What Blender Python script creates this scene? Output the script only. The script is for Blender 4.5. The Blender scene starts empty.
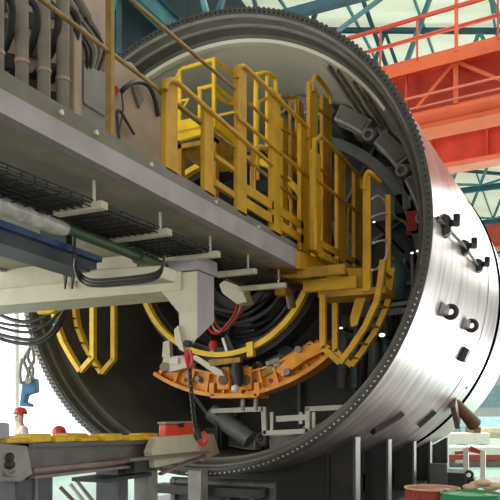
import bpy, bmesh, math, random
from math import sin, cos, radians, degrees, atan2, hypot, pi, tan, sqrt
from mathutils import Vector as V, Matrix
random.seed(7)
C = bpy.context.scene.collection
SC = bpy.context.scene

# ------------------------------------------------------------------ camera
F, VX, VY = 675.0, 562.0, 412.0            # focal length and axis vanishing point for a 500 px frame
A = atan2(VX-250, F)
CAM = V((4.6, -8.2, 1.75))
RT = V((cos(A), sin(A), 0)); FW = V((-sin(A), cos(A), 0)); UP = V((0, 0, 1))
cd = bpy.data.cameras.new('camera'); cam = bpy.data.objects.new('camera', cd); C.objects.link(cam)
cam.location = CAM; cam.rotation_euler = (pi/2, 0, A)
cd.sensor_width = 36; cd.lens = F/500*36; cd.shift_y = (VY-250)/500; cd.clip_end = 300
SC.camera = cam

def P(px, py, X=None, Y=None, Z=None, D=None):   # a measured sight line met with a plane of the hall
    r = FW + RT*((px-250)/F) + UP*((VY-py)/F)
    if X is not None: t = (X-CAM.x)/r.x
    elif Y is not None: t = (Y-CAM.y)/r.y
    elif Z is not None: t = (Z-CAM.z)/r.z
    else: t = D
    return CAM + r*t
CZ = 4.06                                   # height of the shield axis above the floor
def cyl(r, a, y): return V((r*cos(radians(a)), y, CZ+r*sin(radians(a))))
def shell_r(y): return 3.2+0.0442*y if y < 6.02 else 3.5
def on_shell(px, py):
    r = FW + RT*((px-250)/F) + UP*((VY-py)/F)
    t = 4.0
    while t < 30:
        p = CAM+r*t
        if hypot(p.x, p.z-CZ) < shell_r(p.y) and p.y > 0: return p
        t += .01
    return CAM+r*12

# ------------------------------------------------------------------ materials
M = {}
def mat(name, col, rough=.6, metal=0., noise=.0, nscale=4., bump=0., emit=0., stretch=(1, 1, 1), col2=None, alpha=1., spec=.5):
    m = bpy.data.materials.new(name); m.use_nodes = True; nt = m.node_tree
    b = nt.nodes['Principled BSDF']
    b.inputs['Roughness'].default_value = rough; b.inputs['Metallic'].default_value = metal
    b.inputs['Specular IOR Level'].default_value = spec
    c = (*col, 1)
    tc = nt.nodes.new('ShaderNodeTexCoord'); mp = nt.nodes.new('ShaderNodeMapping')
    mp.inputs['Scale'].default_value = stretch
    nt.links.new(tc.outputs['Object'], mp.inputs['Vector'])
    nz = nt.nodes.new('ShaderNodeTexNoise'); nz.inputs['Scale'].default_value = nscale; nz.inputs['Detail'].default_value = 5
    nt.links.new(mp.outputs['Vector'], nz.inputs['Vector'])
    rp = nt.nodes.new('ShaderNodeValToRGB')
    d = col2 if col2 else tuple(max(0, x*(1-noise)) for x in col)
    rp.color_ramp.elements[0].color = (*d, 1); rp.color_ramp.elements[1].color = c
    rp.color_ramp.elements[0].position = .35; rp.color_ramp.elements[1].position = .6
    nt.links.new(nz.outputs['Fac'], rp.inputs['Fac'])
    nt.links.new(rp.outputs['Color'], b.inputs['Base Color'])
    if bump:
        bp = nt.nodes.new('ShaderNodeBump'); bp.inputs['Strength'].default_value = bump; bp.inputs['Distance'].default_value = .02
        nt.links.new(nz.outputs['Fac'], bp.inputs['Height']); nt.links.new(bp.outputs['Normal'], b.inputs['Normal'])
    if emit:
        nt.links.new(rp.outputs['Color'], b.inputs['Emission Color']); b.inputs['Emission Strength'].default_value = emit
    M[name] = m; return m
mat('yellow', (.55, .30, .008), .5, noise=.25, nscale=5)
mat('yellow_bright', (.85, .55, .02), .5, noise=.2, nscale=5)
mat('yellow_dark', (.42, .22, .012), .6, noise=.4, nscale=6)
mat('olive', (.30, .19, .035), .5, noise=.4, nscale=8)
mat('orange', (.80, .30, .010), .45, noise=.3, nscale=6)
mat('crane_orange', (.88, .165, .06), .5, noise=.15, nscale=1.5)
mat('crane_pale', (.85, .27, .17), .5, noise=.1, nscale=2)
mat('crane_red', (.66, .085, .05), .55, noise=.2, nscale=2)
mat('teal', (.02, .10, .15), .5, noise=.3, nscale=2)
mat('teal_light', (.10, .28, .33), .5, noise=.3, nscale=2)
mat('navy_wall', (.010, .032, .060), .6, noise=.5, nscale=.8, stretch=(1, 3, .1))
mat('blue_paint', (.03, .07, .21), .4, noise=.3)
mat('blue_bright', (.06, .20, .38), .5, noise=.3)
mat('girder_grey', (.36, .33, .36), .55, noise=.18, nscale=3)
mat('girder_shade', (.17, .165, .135), .6, noise=.25, nscale=3)
mat('deck_under', (.42, .40, .325), .6, noise=.3, nscale=2)
mat('cream', (.64, .60, .48), .5, noise=.12, nscale=4)
mat('cream_violet', (.42, .385, .44), .5, noise=.1, nscale=4)
mat('pinkish', (.42, .32, .255), .6, noise=.25, nscale=2.5)
mat('grey_pipe', (.21, .185, .16), .5, noise=.3, nscale=4)
mat('dark', (.022, .022, .022), .6, noise=.4, nscale=6)
mat('rubber', (.03, .03, .032), .38)
mat('dark_blue_steel', (.06, .07, .085), .5, noise=.3)
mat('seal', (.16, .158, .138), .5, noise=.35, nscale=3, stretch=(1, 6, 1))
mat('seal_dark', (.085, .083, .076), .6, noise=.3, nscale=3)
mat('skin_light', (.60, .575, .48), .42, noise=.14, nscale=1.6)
mat('skin_shaded', (.14, .13, .115), .6, noise=.35, nscale=1.4)  # lower part of the same skin, shade put into the colour
mat('seam_black', (.004, .004, .005), 1, spec=0)
mat('rim', (.06, .06, .058), .5, noise=.4, nscale=9)
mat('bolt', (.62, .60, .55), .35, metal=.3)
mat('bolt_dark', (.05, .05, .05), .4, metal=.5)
mat('bulk', (.07, .072, .07), .6, noise=.4, nscale=2)
mat('int_grey', (.20, .205, .20), .5, noise=.35, nscale=3)
mat('int_light', (.32, .33, .32), .5, noise=.3, nscale=3)
mat('int_teal', (.10, .19, .20), .4, noise=.3)
mat('shoe', (.48, .46, .40), .5, noise=.35, nscale=5)
mat('shell', (.66, .58, .60), .33, metal=.85, col2=(.39, .345, .375), nscale=1.2, stretch=(.9, 4.2, .9), bump=.04)
mat('shell_front', (.72, .68, .69), .34, metal=.75, col2=(.64, .60, .6), nscale=1.2, stretch=(.7, 4, .7), bump=.05)
mat('lug', (.035, .03, .04), .5, noise=.3)
mat('post_dark', (.032, .033, .034), .55, noise=.3, nscale=3)
mat('post_light', (.12, .12, .12), .5, noise=.25, nscale=3)
mat('red', (.55, .02, .02), .45, noise=.2)
mat('red_box', (.80, .07, .02), .45, noise=.15)
mat('helmet_red', (.45, .012, .02), .35)
mat('white', (.72, .70, .66), .5, noise=.1)
mat('wrap', (.75, .76, .74), .25, noise=.35, nscale=9, bump=.5)
mat('green_pipe', (.07, .13, .065), .45, noise=.25)
mat('green', (.03, .30, .12), .5, noise=.2)
mat('drum_red', (.34, .045, .03), .5, noise=.3)
mat('brown', (.16, .07, .04), .6, noise=.3)
mat('tan', (.62, .46, .32), .7, noise=.25)
mat('paleblue', (.42, .62, .74), .6, noise=.15)
mat('beam_steel', (.13, .115, .115), .5, noise=.3, nscale=4)
mat('beam_rust', (.24, .15, .15), .5, noise=.3, nscale=4)
mat('block_grey', (.28, .275, .265), .55, noise=.3, nscale=4)
mat('chain', (.02, .018, .018), .4, metal=.5)
mat('skin', (.55, .33, .22), .6)
mat('jacket', (.62, .54, .44), .8, noise=.15)
mat('trousers', (.06, .07, .12), .8)
mat('floor_green', (.25, .50, .40), .35, noise=.18, nscale=.6)
mat('floor_grey', (.30, .285, .26), .5, noise=.25, nscale=.7)
mat('wall_white', (.80, .80, .78), .8, noise=.05, nscale=.5)
mat('window_glow', (1, 1, 1), .5, emit=1.6, noise=.02)
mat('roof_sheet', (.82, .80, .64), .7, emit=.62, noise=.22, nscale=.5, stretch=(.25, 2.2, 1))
mat('frame_grey', (.60, .60, .52), .45, noise=.2)

# ------------------------------------------------------------------ mesh helpers
class MB:
    def __init__(s): s.v = []; s.f = []
    def add(s, vs, fs):
        n = len(s.v); s.v += [V(x) for x in vs]; s.f += [tuple(i+n for i in f) for f in fs]; return s
    def box(s, a, b):
        x0, x1 = sorted((a[0], b[0])); y0, y1 = sorted((a[1], b[1])); z0, z1 = sorted((a[2], b[2]))
        return s.hex([(x0,y0,z0),(x1,y0,z0),(x1,y1,z0),(x0,y1,z0),(x0,y0,z1),(x1,y0,z1),(x1,y1,z1),(x0,y1,z1)])
    def hex(s, p):
        return s.add(p, [(0,3,2,1),(4,5,6,7),(0,1,5,4),(1,2,6,5),(2,3,7,6),(3,0,4,7)])
    def bar(s, p, q, w, h, up=(0, 0, 1)):        # rectangular bar, w across, h along up
        p, q = V(p), V(q); d = (q-p).normalized(); u = V(up)
        sd = d.cross(u)
        if sd.length < 1e-4: sd = d.cross(V((0, 1, 0)))
        sd.normalize(); u = sd.cross(d).normalized()
        a, b = sd*w/2, u*h/2
        return s.hex([p-a-b, p+a-b, q+a-b, q-a-b, p-a+b, p+a+b, q+a+b, q-a+b])
    def tube(s, pts, r, n=10, close=False):
        pts = [V(p) for p in pts]; L = len(pts); rings = []
        rr = r if isinstance(r, (list, tuple)) else [r]*L
        prev = None
        for i, p in enumerate(pts):
            if close: d = pts[(i+1) % L]-pts[i-1]
            elif i == 0: d = pts[1]-p
            elif i == L-1: d = p-pts[-2]
            else: d = (pts[i+1]-p).normalized()+(p-pts[i-1]).normalized()
            d.normalize()
            if prev is None:
                a = d.cross(V((0, 0, 1)))
                if a.length < .05: a = d.cross(V((0, 1, 0)))
            else:
                a = prev - d*prev.dot(d)
                if a.length < 1e-4: a = d.cross(V((0, 1, .3)))
            a.normalize(); prev = a; b = d.cross(a)
            rings.append([p+(a*cos(2*pi*k/n)+b*sin(2*pi*k/n))*rr[i] for k in range(n)])
        vs = [x for g in rings for x in g]; fs = []
        for i in range(L if close else L-1):
            j = (i+1) % L
            for k in range(n): fs.append((i*n+k, i*n+(k+1) % n, j*n+(k+1) % n, j*n+k))
        if not close: fs += [tuple(range(n-1, -1, -1)), tuple((L-1)*n+k for k in range(n))]
        return s.add(vs, fs)
    def prism(s, poly, ext):                      # a polygon and its copy moved by ext
        n = len(poly); e = V(ext); vs = [V(p) for p in poly]+[V(p)+e for p in poly]
        return s.add(vs, [tuple(range(n-1, -1, -1)), tuple(range(n, 2*n))]+[(k, (k+1) % n, n+(k+1) % n, n+k) for k in range(n)])
    def rev(s, prof, n=128, a0=0, a1=360, closed=False, cx=0, cz=CZ):   # profile of (r, y) turned about the shield axis
        full = abs(a1-a0) >= 359.9; m = n if full else n+1; L = len(prof); vs = []
        for i in range(m):
            a = radians(a0+(a1-a0)*i/n)
            for r, y in prof: vs.append(V((cx+r*cos(a), y, cz+r*sin(a))))
        fs = []
        for i in range(n):
            j = (i+1) % m
            for k in range(L if closed else L-1):
                q = (k+1) % L
                fs.append((i*L+k, i*L+q, j*L+q, j*L+k))
        if not full and closed: fs += [tuple(range(L)), tuple((m-1)*L+k for k in range(L-1, -1, -1))]
        return s.add(vs, fs)
    def lathe(s, prof, base, n=32, axis=None):    # profile of (r, h) about a vertical axis
        base = V(base); vs = []; L = len(prof)
        for i in range(n):
            a = 2*pi*i/n
            for r, h in prof: vs.append(base+V((r*cos(a), r*sin(a), h)))
        fs = [(i*L+k, ((i+1) % n)*L+k, ((i+1) % n)*L+k+1, i*L+k+1) for i in range(n) for k in range(L-1)]
        return s.add(vs, fs)
    def ball(s, c, r, n=12, m=8):
        c = V(c); rr = r if isinstance(r, (tuple, list)) else (r, r, r); vs = []
        for i in range(m+1):
            t = pi*i/m
            for k in range(n):
                a = 2*pi*k/n; vs.append(c+V((rr[0]*sin(t)*cos(a), rr[1]*sin(t)*sin(a), rr[2]*cos(t))))
        return s.add(vs, [(i*n+k, (i+1)*n+k, (i+1)*n+(k+1) % n, i*n+(k+1) % n) for i in range(m) for k in range(n)])

WL = {}                                            # world place of each object's origin
def build(name, mb, m, parent=None, smooth=False, bevel=0, loc=None):
    me = bpy.data.meshes.new(name); o = bpy.data.objects.new(name, me); C.objects.link(o)
    if parent is not None: o.parent = parent; org = WL[parent.name]
    else: org = V(loc) if loc is not None else sum(mb.v, V((0,0,0)))/len(mb.v)
    if parent is None: o.location = org
    me.from_pydata([v-org for v in mb.v], [], mb.f)
    bm = bmesh.new(); bm.from_mesh(me); bmesh.ops.remove_doubles(bm, verts=bm.verts, dist=1e-5)
    bmesh.ops.recalc_face_normals(bm, faces=bm.faces); bm.to_mesh(me); bm.free()
    me.materials.append(M[m]); WL[o.name] = V(org)
    if smooth:
        for p in me.polygons: p.use_smooth = True
        try: me.set_sharp_from_angle(angle=radians(35))
        except Exception: pass
    if bevel:
        b = o.modifiers.new('bevel', 'BEVEL'); b.width = bevel; b.segments = 2; b.limit_method = 'ANGLE'
    return o
def tag(o, label, cat=None, group=None, kind=None):
    if label: o['label'] = label
    if cat: o['category'] = cat
    if group: o['group'] = group
    if kind: o['kind'] = kind
    return o
def thing(name, label, cat, loc, group=None):
    o = bpy.data.objects.new(name, None); C.objects.link(o); o.location = loc; o.empty_display_size = .1
    WL[o.name] = V(loc); return tag(o, label, cat, group)
def solo(name, mb, m, label, cat, group=None, **k): return tag(build(name, mb, m, **k), label, cat, group)
def struct(name, mb, m, **k): return tag(build(name, mb, m, **k), None, None, None, 'structure')
def dup(root, delta, label=None):                  # a copy of a thing with copies of its parts and sub-parts
    r = root.copy(); C.objects.link(r); r.location = root.location+V(delta); WL[r.name] = WL[root.name]+V(delta)
    if label: r['label'] = label
    for ch in list(root.children):
        c = ch.copy(); C.objects.link(c); c.parent = r
        for g in list(ch.children):
            d = g.copy(); C.objects.link(d); d.parent = c
    return r
def inst(o, delta):                                # a repeated part sharing its mesh
    c = o.copy(); C.objects.link(c); c.location = o.location+V(delta); WL[c.name] = WL.get(o.name, V((0,0,0))); return c
def lerp(a, b, t): return V(a)*(1-t)+V(b)*t
def smoothpath(pts, n=6):
    pts = [V(p) for p in pts]; out = []
    for i in range(len(pts)-1):
        p0 = pts[max(i-1, 0)]; p1 = pts[i]; p2 = pts[i+1]; p3 = pts[min(i+2, len(pts)-1)]
        for k in range(n):
            t = k/n; out.append(.5*((2*p1)+(p2-p0)*t+(2*p0-5*p1+4*p2-p3)*t*t+(3*p1-p0-3*p2+p3)*t**3))
    return out+[pts[-1]]

# ------------------------------------------------------------------ the hall
XL, XR, YF, YB = -9.0, 20.0, -16.0, 62.0
def roofz(x): return 21-(x-XL)*(7.0/29)
struct('floor', MB().box((-3, YF, -.2), (XR, 11, 0)), 'floor_grey')
struct('floor', MB().box((XL, YF, -.2), (-3, 11, 0)), 'floor_green')
struct('floor', MB().box((XL, 11, -.2), (XR, YB, 0)), 'floor_green')
struct('ceiling', MB().hex([(XL, YF, roofz(XL)), (XR, YF, roofz(XR)), (XR, YB, roofz(XR)), (XL, YB, roofz(XL)),
                            (XL, YF, roofz(XL)+.2), (XR, YF, roofz(XR)+.2), (XR, YB, roofz(XR)+.2), (XL, YB, roofz(XL)+.2)]), 'roof_sheet')
struct('wall_left', MB().box((XL-.3, YF, 5.8), (XL, YB, roofz(XL))).box((XL-.3, YF, 0), (XL, YB, .5)), 'navy_wall')
struct('wall_back', MB().prism([(XL, YB, 0), (XR, YB, 0), (XR, YB, roofz(XR)), (XL, YB, roofz(XL))], (0, .3, 0)), 'wall_white')
struct('wall_right', MB().box((XR, YF, 0), (XR+.3, YB, 14)), 'wall_white')
k = 1
for y0 in range(-14, 60, 8):
    w = MB()
    w.box((XL-.12, y0+.15, .55), (XL-.08, y0+7.85, 5.75))
    o = struct('window_%d' % k, w, 'window_glow')
    fr = MB()
    for yy in (y0+.1, y0+4, y0+7.9): fr.box((XL-.1, yy-.06, .5), (XL-.02, yy+.06, 5.8))
    fr.box((XL-.1, y0+.1, .5), (XL-.02, y0+7.9, .58)); fr.box((XL-.1, y0+.1, 5.7), (XL-.02, y0+7.9, 5.8))
    build('window_frame', fr, 'white', o)
    k += 1
w = MB(); w.box((-6, YB-.06, 2.2), (XR-1, YB-.02, 4.4)); struct('window_%d' % k, w, 'paleblue')
# wall columns on the left
for i, y in enumerate((2, 10, 18, 26, 34)):
    t = thing('wall_column', 'teal steel column against the navy left wall, number %d from the front' % (i+1), 'column', (XL+.25, y, 0), 'teal wall columns')
    t['label'] = 'teal steel column standing against the navy left wall of the hall'
    b = MB(); b.box((XL+.03, y-.16, 0), (XL+.07, y+.16, 17)).box((XL+.43, y-.16, 0), (XL+.47, y+.16, 17)).box((XL+.07, y-.02, 0), (XL+.43, y+.02, 17))
    build('column_shaft', b, 'teal', t); build('base_plate', MB().box((XL+.0, y-.25, 0), (XL+.6, y+.25, .04)), 'teal', t)
q = P(150, 4, X=-8.4)
t = thing('runway_beam', 'teal crane runway beam high on the navy left wall, above the shield rim', 'beam', (-8.4, 20, q.z))
build('beam_web', MB().box((-8.42, YF, q.z-.35), (-8.38, YB, q.z+.35)), 'teal_light', t)
build('beam_flange', MB().box((-8.6, YF, q.z-.39), (-8.2, YB, q.z-.35)), 'teal_light', t); build('beam_flange', MB().box((-8.6, YF, q.z+.35), (-8.2, YB, q.z+.39)), 'teal', t)
for y in (2, 10, 18, 26, 34): build('beam_bracket', MB().box((-9, y-.12, q.z-.7), (-8.3, y+.12, q.z-.39)), 'teal', t)
# roof trusses
tl = ['frontmost teal roof truss, right above the red crane railing', 'teal roof truss just behind the red crane, seen over its railing',
      'teal roof truss in the gap under the far red crane girder', 'fourth teal roof truss, low in the gap right of the shield',
      'fifth teal roof truss, deep in the hall beyond the shield', 'farthest teal roof truss, close above the back of the hall']
for i, y in enumerate((9.6, 15.5, 22.5, 27.5, 34, 42)):
    zb = 13.0
    t = thing('roof_truss', tl[i], 'truss', (0, y, zb), 'teal roof trusses')
    build('bottom_chord', MB().bar((XL, y, zb), (XR, y, zb), .22, .26), 'teal', t)
    build('top_chord', MB().bar((XL, y, roofz(XL)-.25), (XR, y, roofz(XR)-.25), .2, .2), 'teal', t)
    n = 7
    for j in range(n):
        x0 = XL+(XR-XL)*j/n; x1 = XL+(XR-XL)*(j+1)/n; xm = (x0+x1)/2
        build('web_brace', MB().bar((x0, y, zb), (xm, y, roofz(xm)-.25), .15, .15).bar((xm, y, roofz(xm)-.25), (x1, y, zb), .15, .15), 'teal' if j % 2 else 'teal_light', t)
# diagonal wind bracing between trusses
wb = MB()
for (y0, y1) in ((9.6, 15.5), (15.5, 22.5), (22.5, 27.5), (27.5, 34), (34, 42)):
    for x in range(-8, 10, 9):
        wb.bar((x, y0, 13.15), (x+9, y1, 13.15), .10, .10); wb.bar((x+9, y0, 13.15), (x, y1, 13.15), .10, .10)
solo('wind_bracing', wb, 'teal_light', 'thin light teal diagonal bracing crossing flat between the roof trusses', 'bracing')
pr = MB()
for x in range(-7, 20, 3): pr.bar((x, YF, roofz(x)-.1), (x, YB, roofz(x)-.1), .08, .16)
solo('roof_purlins', pr, 'teal_light', 'long light teal purlins running under the cream roof sheets', 'purlins')

# ------------------------------------------------------------------ the red overhead crane
z_b = 8.9
a_, b_ = P(415, 131, Z=z_b), P(500, 113, Z=z_b)
dcr = (b_-a_); dcr.z = 0; dcr.normalize(); ncr = V((-dcr.y, dcr.x, 0))
def cr(u, v, z): q = a_+dcr*u+ncr*v; return V((q.x, q.y, z))
def ubar(t, name, u0, u1, v0, v1, z0, z1, m):
    h = MB().hex([cr(u0, v0, z0), cr(u1, v0, z0), cr(u1, v1, z0), cr(u0, v1, z0), cr(u0, v0, z1), cr(u1, v0, z1), cr(u1, v1, z1), cr(u0, v1, z1)])
    return build(name, h, m, t)
U0, U1 = -7.0, 13.0
crane = thing('overhead_crane', 'orange red twin girder overhead crane with railing, high behind the shield', 'crane', cr(0, 0, z_b))
ubar(crane, 'bottom_flange', U0, U1, .0, .75, z_b, z_b+.12, 'crane_orange')
build('bottom_chord', MB().tube([cr(U0, .25, z_b+.32), cr(U1, .25, z_b+.32)], .24, 16), 'crane_orange', crane, smooth=True)
ubar(crane, 'girder_web', U0, U1, .45, .5, z_b+.1, z_b+1.75, 'crane_red')
ubar(crane, 'top_flange', U0, U1, -.1, .8, z_b+1.62, z_b+1.75, 'crane_orange')
ubar(crane, 'walkway_edge', U0, U1, -.12, -.08, z_b+1.45, z_b+1.80, 'crane_orange')
st0 = None
for u in [x*1.25-6.5 for x in range(16)]:
    big = (round((u+6.5)/1.25) % 2 == 0)
    b = MB().bar(cr(u, .1, z_b+.5), cr(u, .1, z_b+1.6), .12 if big else .06, .1); build('stiffener', b, 'crane_orange' if big else 'crane_red', crane)
    if big:
        build('diagonal_brace', MB().bar(cr(u, .1, z_b+1.55), cr(u-1.0, .1, z_b+.6), .08, .08), 'crane_orange', crane)
        build('diagonal_brace', MB().bar(cr(u, .1, z_b+1.55), cr(u+1.15, .1, z_b+.75), .08, .08), 'crane_orange', crane)
ubar(crane, 'conductor_rail', U0, U1, -.35, -.31, z_b+.68, z_b+.73, 'crane_pale')
ubar(crane, 'conductor_rail', U0, U1, -.35, -.31, z_b+.42, z_b+.45, 'crane_pale')
ubar(crane, 'handrail', U0, U1, -.15, -.07, z_b+2.75, z_b+2.83, 'crane_red')
ubar(crane, 'handrail', U0, U1, .75, .83, z_b+2.75, z_b+2.83, 'crane_pale')
ubar(crane, 'mid_rail', U0, U1, -.13, -.09, z_b+2.28, z_b+2.32, 'crane_red')
for i in range(21):
    u = U0+.3+i*.97; b = MB().bar(cr(u, -.11, z_b+1.7), cr(u, -.11, z_b+(3.05 if i % 4 == 0 else 2.8)), .09 if i % 4 == 0 else .045, .06)
    build('railing_post', b, 'crane_red' if i % 4 else 'crane_orange', crane)
V1 = 2.55
ubar(crane, 'rear_girder_web', U0, U1, V1+.2, V1+.25, z_b-.1, z_b+1.1, 'crane_red')
ubar(crane, 'rear_top_flange', U0, U1, V1-.1, V1+.5, z_b+.98, z_b+1.10, 'crane_pale')
ubar(crane, 'rear_bottom_flange', U0, U1, V1-.1, V1+.5, z_b-.2, z_b-.06, 'crane_pale')
for i in range(13):
    u = U0+.5+i*1.55; build('rear_stiffener', MB().bar(cr(u, V1+.12, z_b-.08), cr(u, V1+.12, z_b+1.0), .06, .12), 'crane_red', crane)
ubar(crane, 'end_carriage', U0-.4, U0+.1, -.2, V1+.7, z_b-.2, z_b+.9, 'crane_orange')
ubar(crane, 'end_carriage', U1-.1, U1+.4, -.2, V1+.7, z_b-.2, z_b+.9, 'crane_orange')
cr2 = thing('overhead_crane', 'small dim red crane girder far off, just right of the shield shell', 'crane', (0, 40, 9))
g = P(500, 238, D=44)
build('box_girder', MB().box((XL+.02, g.y, g.z-.55), (XR-.02, g.y+.8, g.z+1.0)), 'crane_red', cr2)
build('bottom_flange', MB().box((XL+.02, g.y-.2, g.z-.65), (XR-.02, g.y+1, g.z-.55)), 'crane_pale', cr2)

# ------------------------------------------------------------------ the shield
sh = thing('tunnel_boring_shield', 'huge bare steel tunnel boring machine shield lying with its open tail toward the viewer', 'machine', (0, 3, CZ-3.5))
build('shell', MB().rev([(3.13, 0), (3.2, 0), (3.2+.0442*3, 3), (3.465, 6.0), (3.38, 6.0)], 160), 'shell', sh, smooth=True)
build('front_shell', MB().rev([(3.50, 6.16), (3.5, 9.3), (3.42, 9.38), (0.05, 9.4)], 160), 'shell_front', sh, smooth=True)
build('articulation_gap', MB().rev([(3.46, 5.99), (3.475, 6.02), (3.48, 6.1), (3.502, 6.165)], 128), 'seam_black', sh, smooth=True)
build('weld_seam', MB().rev([(shell_r(4.55), 4.545), (shell_r(4.55)+.008, 4.55), (shell_r(4.55)+.008, 4.575), (shell_r(4.58), 4.58)], 128), 'girder_grey', sh, smooth=True)
build('rim_flange', MB().rev([(3.200, -.012), (3.209, -.006), (3.209, .03), (3.2, .032), (3.12, -.012)], 160, closed=True), 'rim', sh, smooth=True)
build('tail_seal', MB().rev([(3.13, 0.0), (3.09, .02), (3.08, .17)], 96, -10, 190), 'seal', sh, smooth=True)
build('tail_seal', MB().rev([(3.13, 0.0), (3.09, .02), (3.08, .17)], 96, 190, 350), 'seal_dark', sh, smooth=True)  # lower half of the seal, its shade put into a darker colour
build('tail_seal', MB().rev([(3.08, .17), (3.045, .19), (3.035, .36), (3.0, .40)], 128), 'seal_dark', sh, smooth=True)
tag(build('wire_brush_row', MB().rev([(3.082, .165), (3.06, .175), (3.055, .20)], 128), 'seal', sh, smooth=True), 'paler ring of packed wire brush')
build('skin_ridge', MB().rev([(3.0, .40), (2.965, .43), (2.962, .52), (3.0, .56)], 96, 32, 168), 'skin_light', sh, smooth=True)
build('skin_ridge', MB().rev([(3.0, .40), (2.965, .43), (2.962, .52), (3.0, .56)], 96, 168, 392), 'skin_shaded', sh, smooth=True)
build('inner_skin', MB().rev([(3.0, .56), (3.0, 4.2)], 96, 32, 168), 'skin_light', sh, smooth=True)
tag(build('inner_skin', MB().rev([(3.0, .56), (3.0, 4.2)], 96, 168, 392), 'skin_shaded', sh, smooth=True), 'lower inner skin with its shade put into a darker colour')
# rim bolts, 268 round the flange: the hundred nearest as parts
NB = 268
b0 = None; rest = MB()
ang = [i*360/NB for i in range(NB)]
near = sorted(ang, key=lambda a: (cyl(3.17, a, 0)-CAM).length)[:100]
def boltmesh(mb, c, a):
    t = V((-sin(radians(a)), 0, cos(radians(a)))); r = V((cos(radians(a)), 0, sin(radians(a))))
    c = V(c); pts = [c+(r*cos(k*pi/3)+t*sin(k*pi/3))*.0112 for k in range(6)]
    mb.prism([p+V((0, -.012, 0)) for p in pts], (0, -.026, 0))
for a in near:
    mb = MB(); boltmesh(mb, cyl(3.165, a, 0), a)
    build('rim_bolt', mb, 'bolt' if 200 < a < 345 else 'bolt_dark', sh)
for a in ang:
    if a not in near: boltmesh(rest, cyl(3.165, a, 0), a)
tag(build('rim_bolts', rest, 'bolt_dark', sh), None, None, None, 'stuff')
# locking teeth on the outside of the rim, upper half
teeth = MB()
tang = [i*360/NB+.5 for i in range(NB)]
tnear = sorted([a for a in tang if 15 < a < 165], key=lambda a: (cyl(3.22, a, 0)-CAM).length)[:100]
for a in [q for q in tang if 15 < q < 232]:
    mb = MB() if a in tnear else teeth
    t = V((-sin(radians(a)), 0, cos(radians(a)))); c0 = cyl(3.20, a, -.005); c1 = cyl(3.224, a, -.005)
    mb.hex([c0-t*.016, c0+t*.016, c0+t*.016+V((0, .03, 0)), c0-t*.016+V((0, .03, 0)), c1-t*.016, c1+t*.016, c1+t*.016+V((0, .03, 0)), c1-t*.016+V((0, .03, 0))])
    if a in tnear: build('rim_tooth', mb, 'rim', sh)
tag(build('rim_teeth', teeth, 'rim', sh), None, None, None, 'stuff')
# ribs on the skin, upper right
for px0, py0, px1, py1 in ((327, 64, 368, 118), (350, 74, 386, 125)):
    best = None
    def onskin(px, py):
        r = FW + RT*((px-250)/F) + UP*((VY-py)/F); t = 7.0; p = None
        while t < 16:
            q = CAM+r*t
            if q.y > .1 and hypot(q.x, q.z-CZ) >= 2.985: return q
            t += .01
        return CAM+r*10
    p, q = onskin(px0, py0), onskin(px1, py1)
    ap = degrees(atan2(p.z-CZ, p.x))
    build('skin_rib', MB().bar(cyl(2.97, ap, max(.6, p.y)), cyl(2.97, ap, 2.2), .06, .05, up=(cos(radians(ap)), 0, sin(radians(ap)))), 'shoe', sh)
    build('skin_rib', MB().bar(cyl(2.975, ap-3.2, max(.6, p.y)), cyl(2.975, ap-3.2, 2.2), .04, .04, up=(cos(radians(ap)), 0, sin(radians(ap)))), 'shoe', sh)
# thrust shoes
NS = 21
for i in range(-2, 9):
    a = 47.5-i*360/NS
    s = build('thrust_shoe', MB().rev([(2.70, 2.2), (2.96, 2.2), (2.96, 2.5), (2.70, 2.5)], 8, a-2.6, a-14.6, closed=True), 'shoe', sh, bevel=.02)
    build('shoe_face', MB().rev([(2.74, 2.17), (2.93, 2.17), (2.93, 2.2), (2.74, 2.2)], 8, a-3.4, a-13.8, closed=True), 'int_grey', s)
    e = MB(); c = cyl(2.75, a, 2.15)
    e.tube([c+V((cos(t)*.075, 0, sin(t)*.075)) for t in [2*pi*j/18 for j in range(18)]], .026, 8, close=True)
    build('shoe_eye', e, 'int_light', s, smooth=True)
    rod = MB().tube([cyl(2.8, a, 2.2), cyl(2.8, a, 3.9)], .085, 12)
    build('jack_rod', rod, 'int_grey', s, smooth=True)
# bulkhead and things on it
bk = build('bulkhead', MB().rev([(1.2, 4.15), (3.02, 4.15), (3.02, 4.3), (1.2, 4.3)], 64, closed=True), 'bulk', sh)
build('bulkhead_ring', MB().rev([(1.15, 3.95), (1.45, 3.95), (1.45, 4.2), (1.15, 4.2)], 64, closed=True), 'int_grey', sh, smooth=True)
build('bulkhead_centre', MB().rev([(0.0, 4.6), (1.3, 4.6)], 48), 'dark', sh)
for a in range(-60, 300, 30):
    build('bulkhead_rib', MB().bar(cyl(1.45, a, 4.08), cyl(2.98, a, 4.08), .06, .18, up=(0, 1, 0)), 'int_grey', sh)
build('upper_shelf_ring', MB().rev([(2.45, 2.9), (2.62, 2.9), (2.62, 3.2), (2.45, 3.2)], 40, -15, 130, closed=True), 'int_grey', sh, smooth=True)
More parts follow.
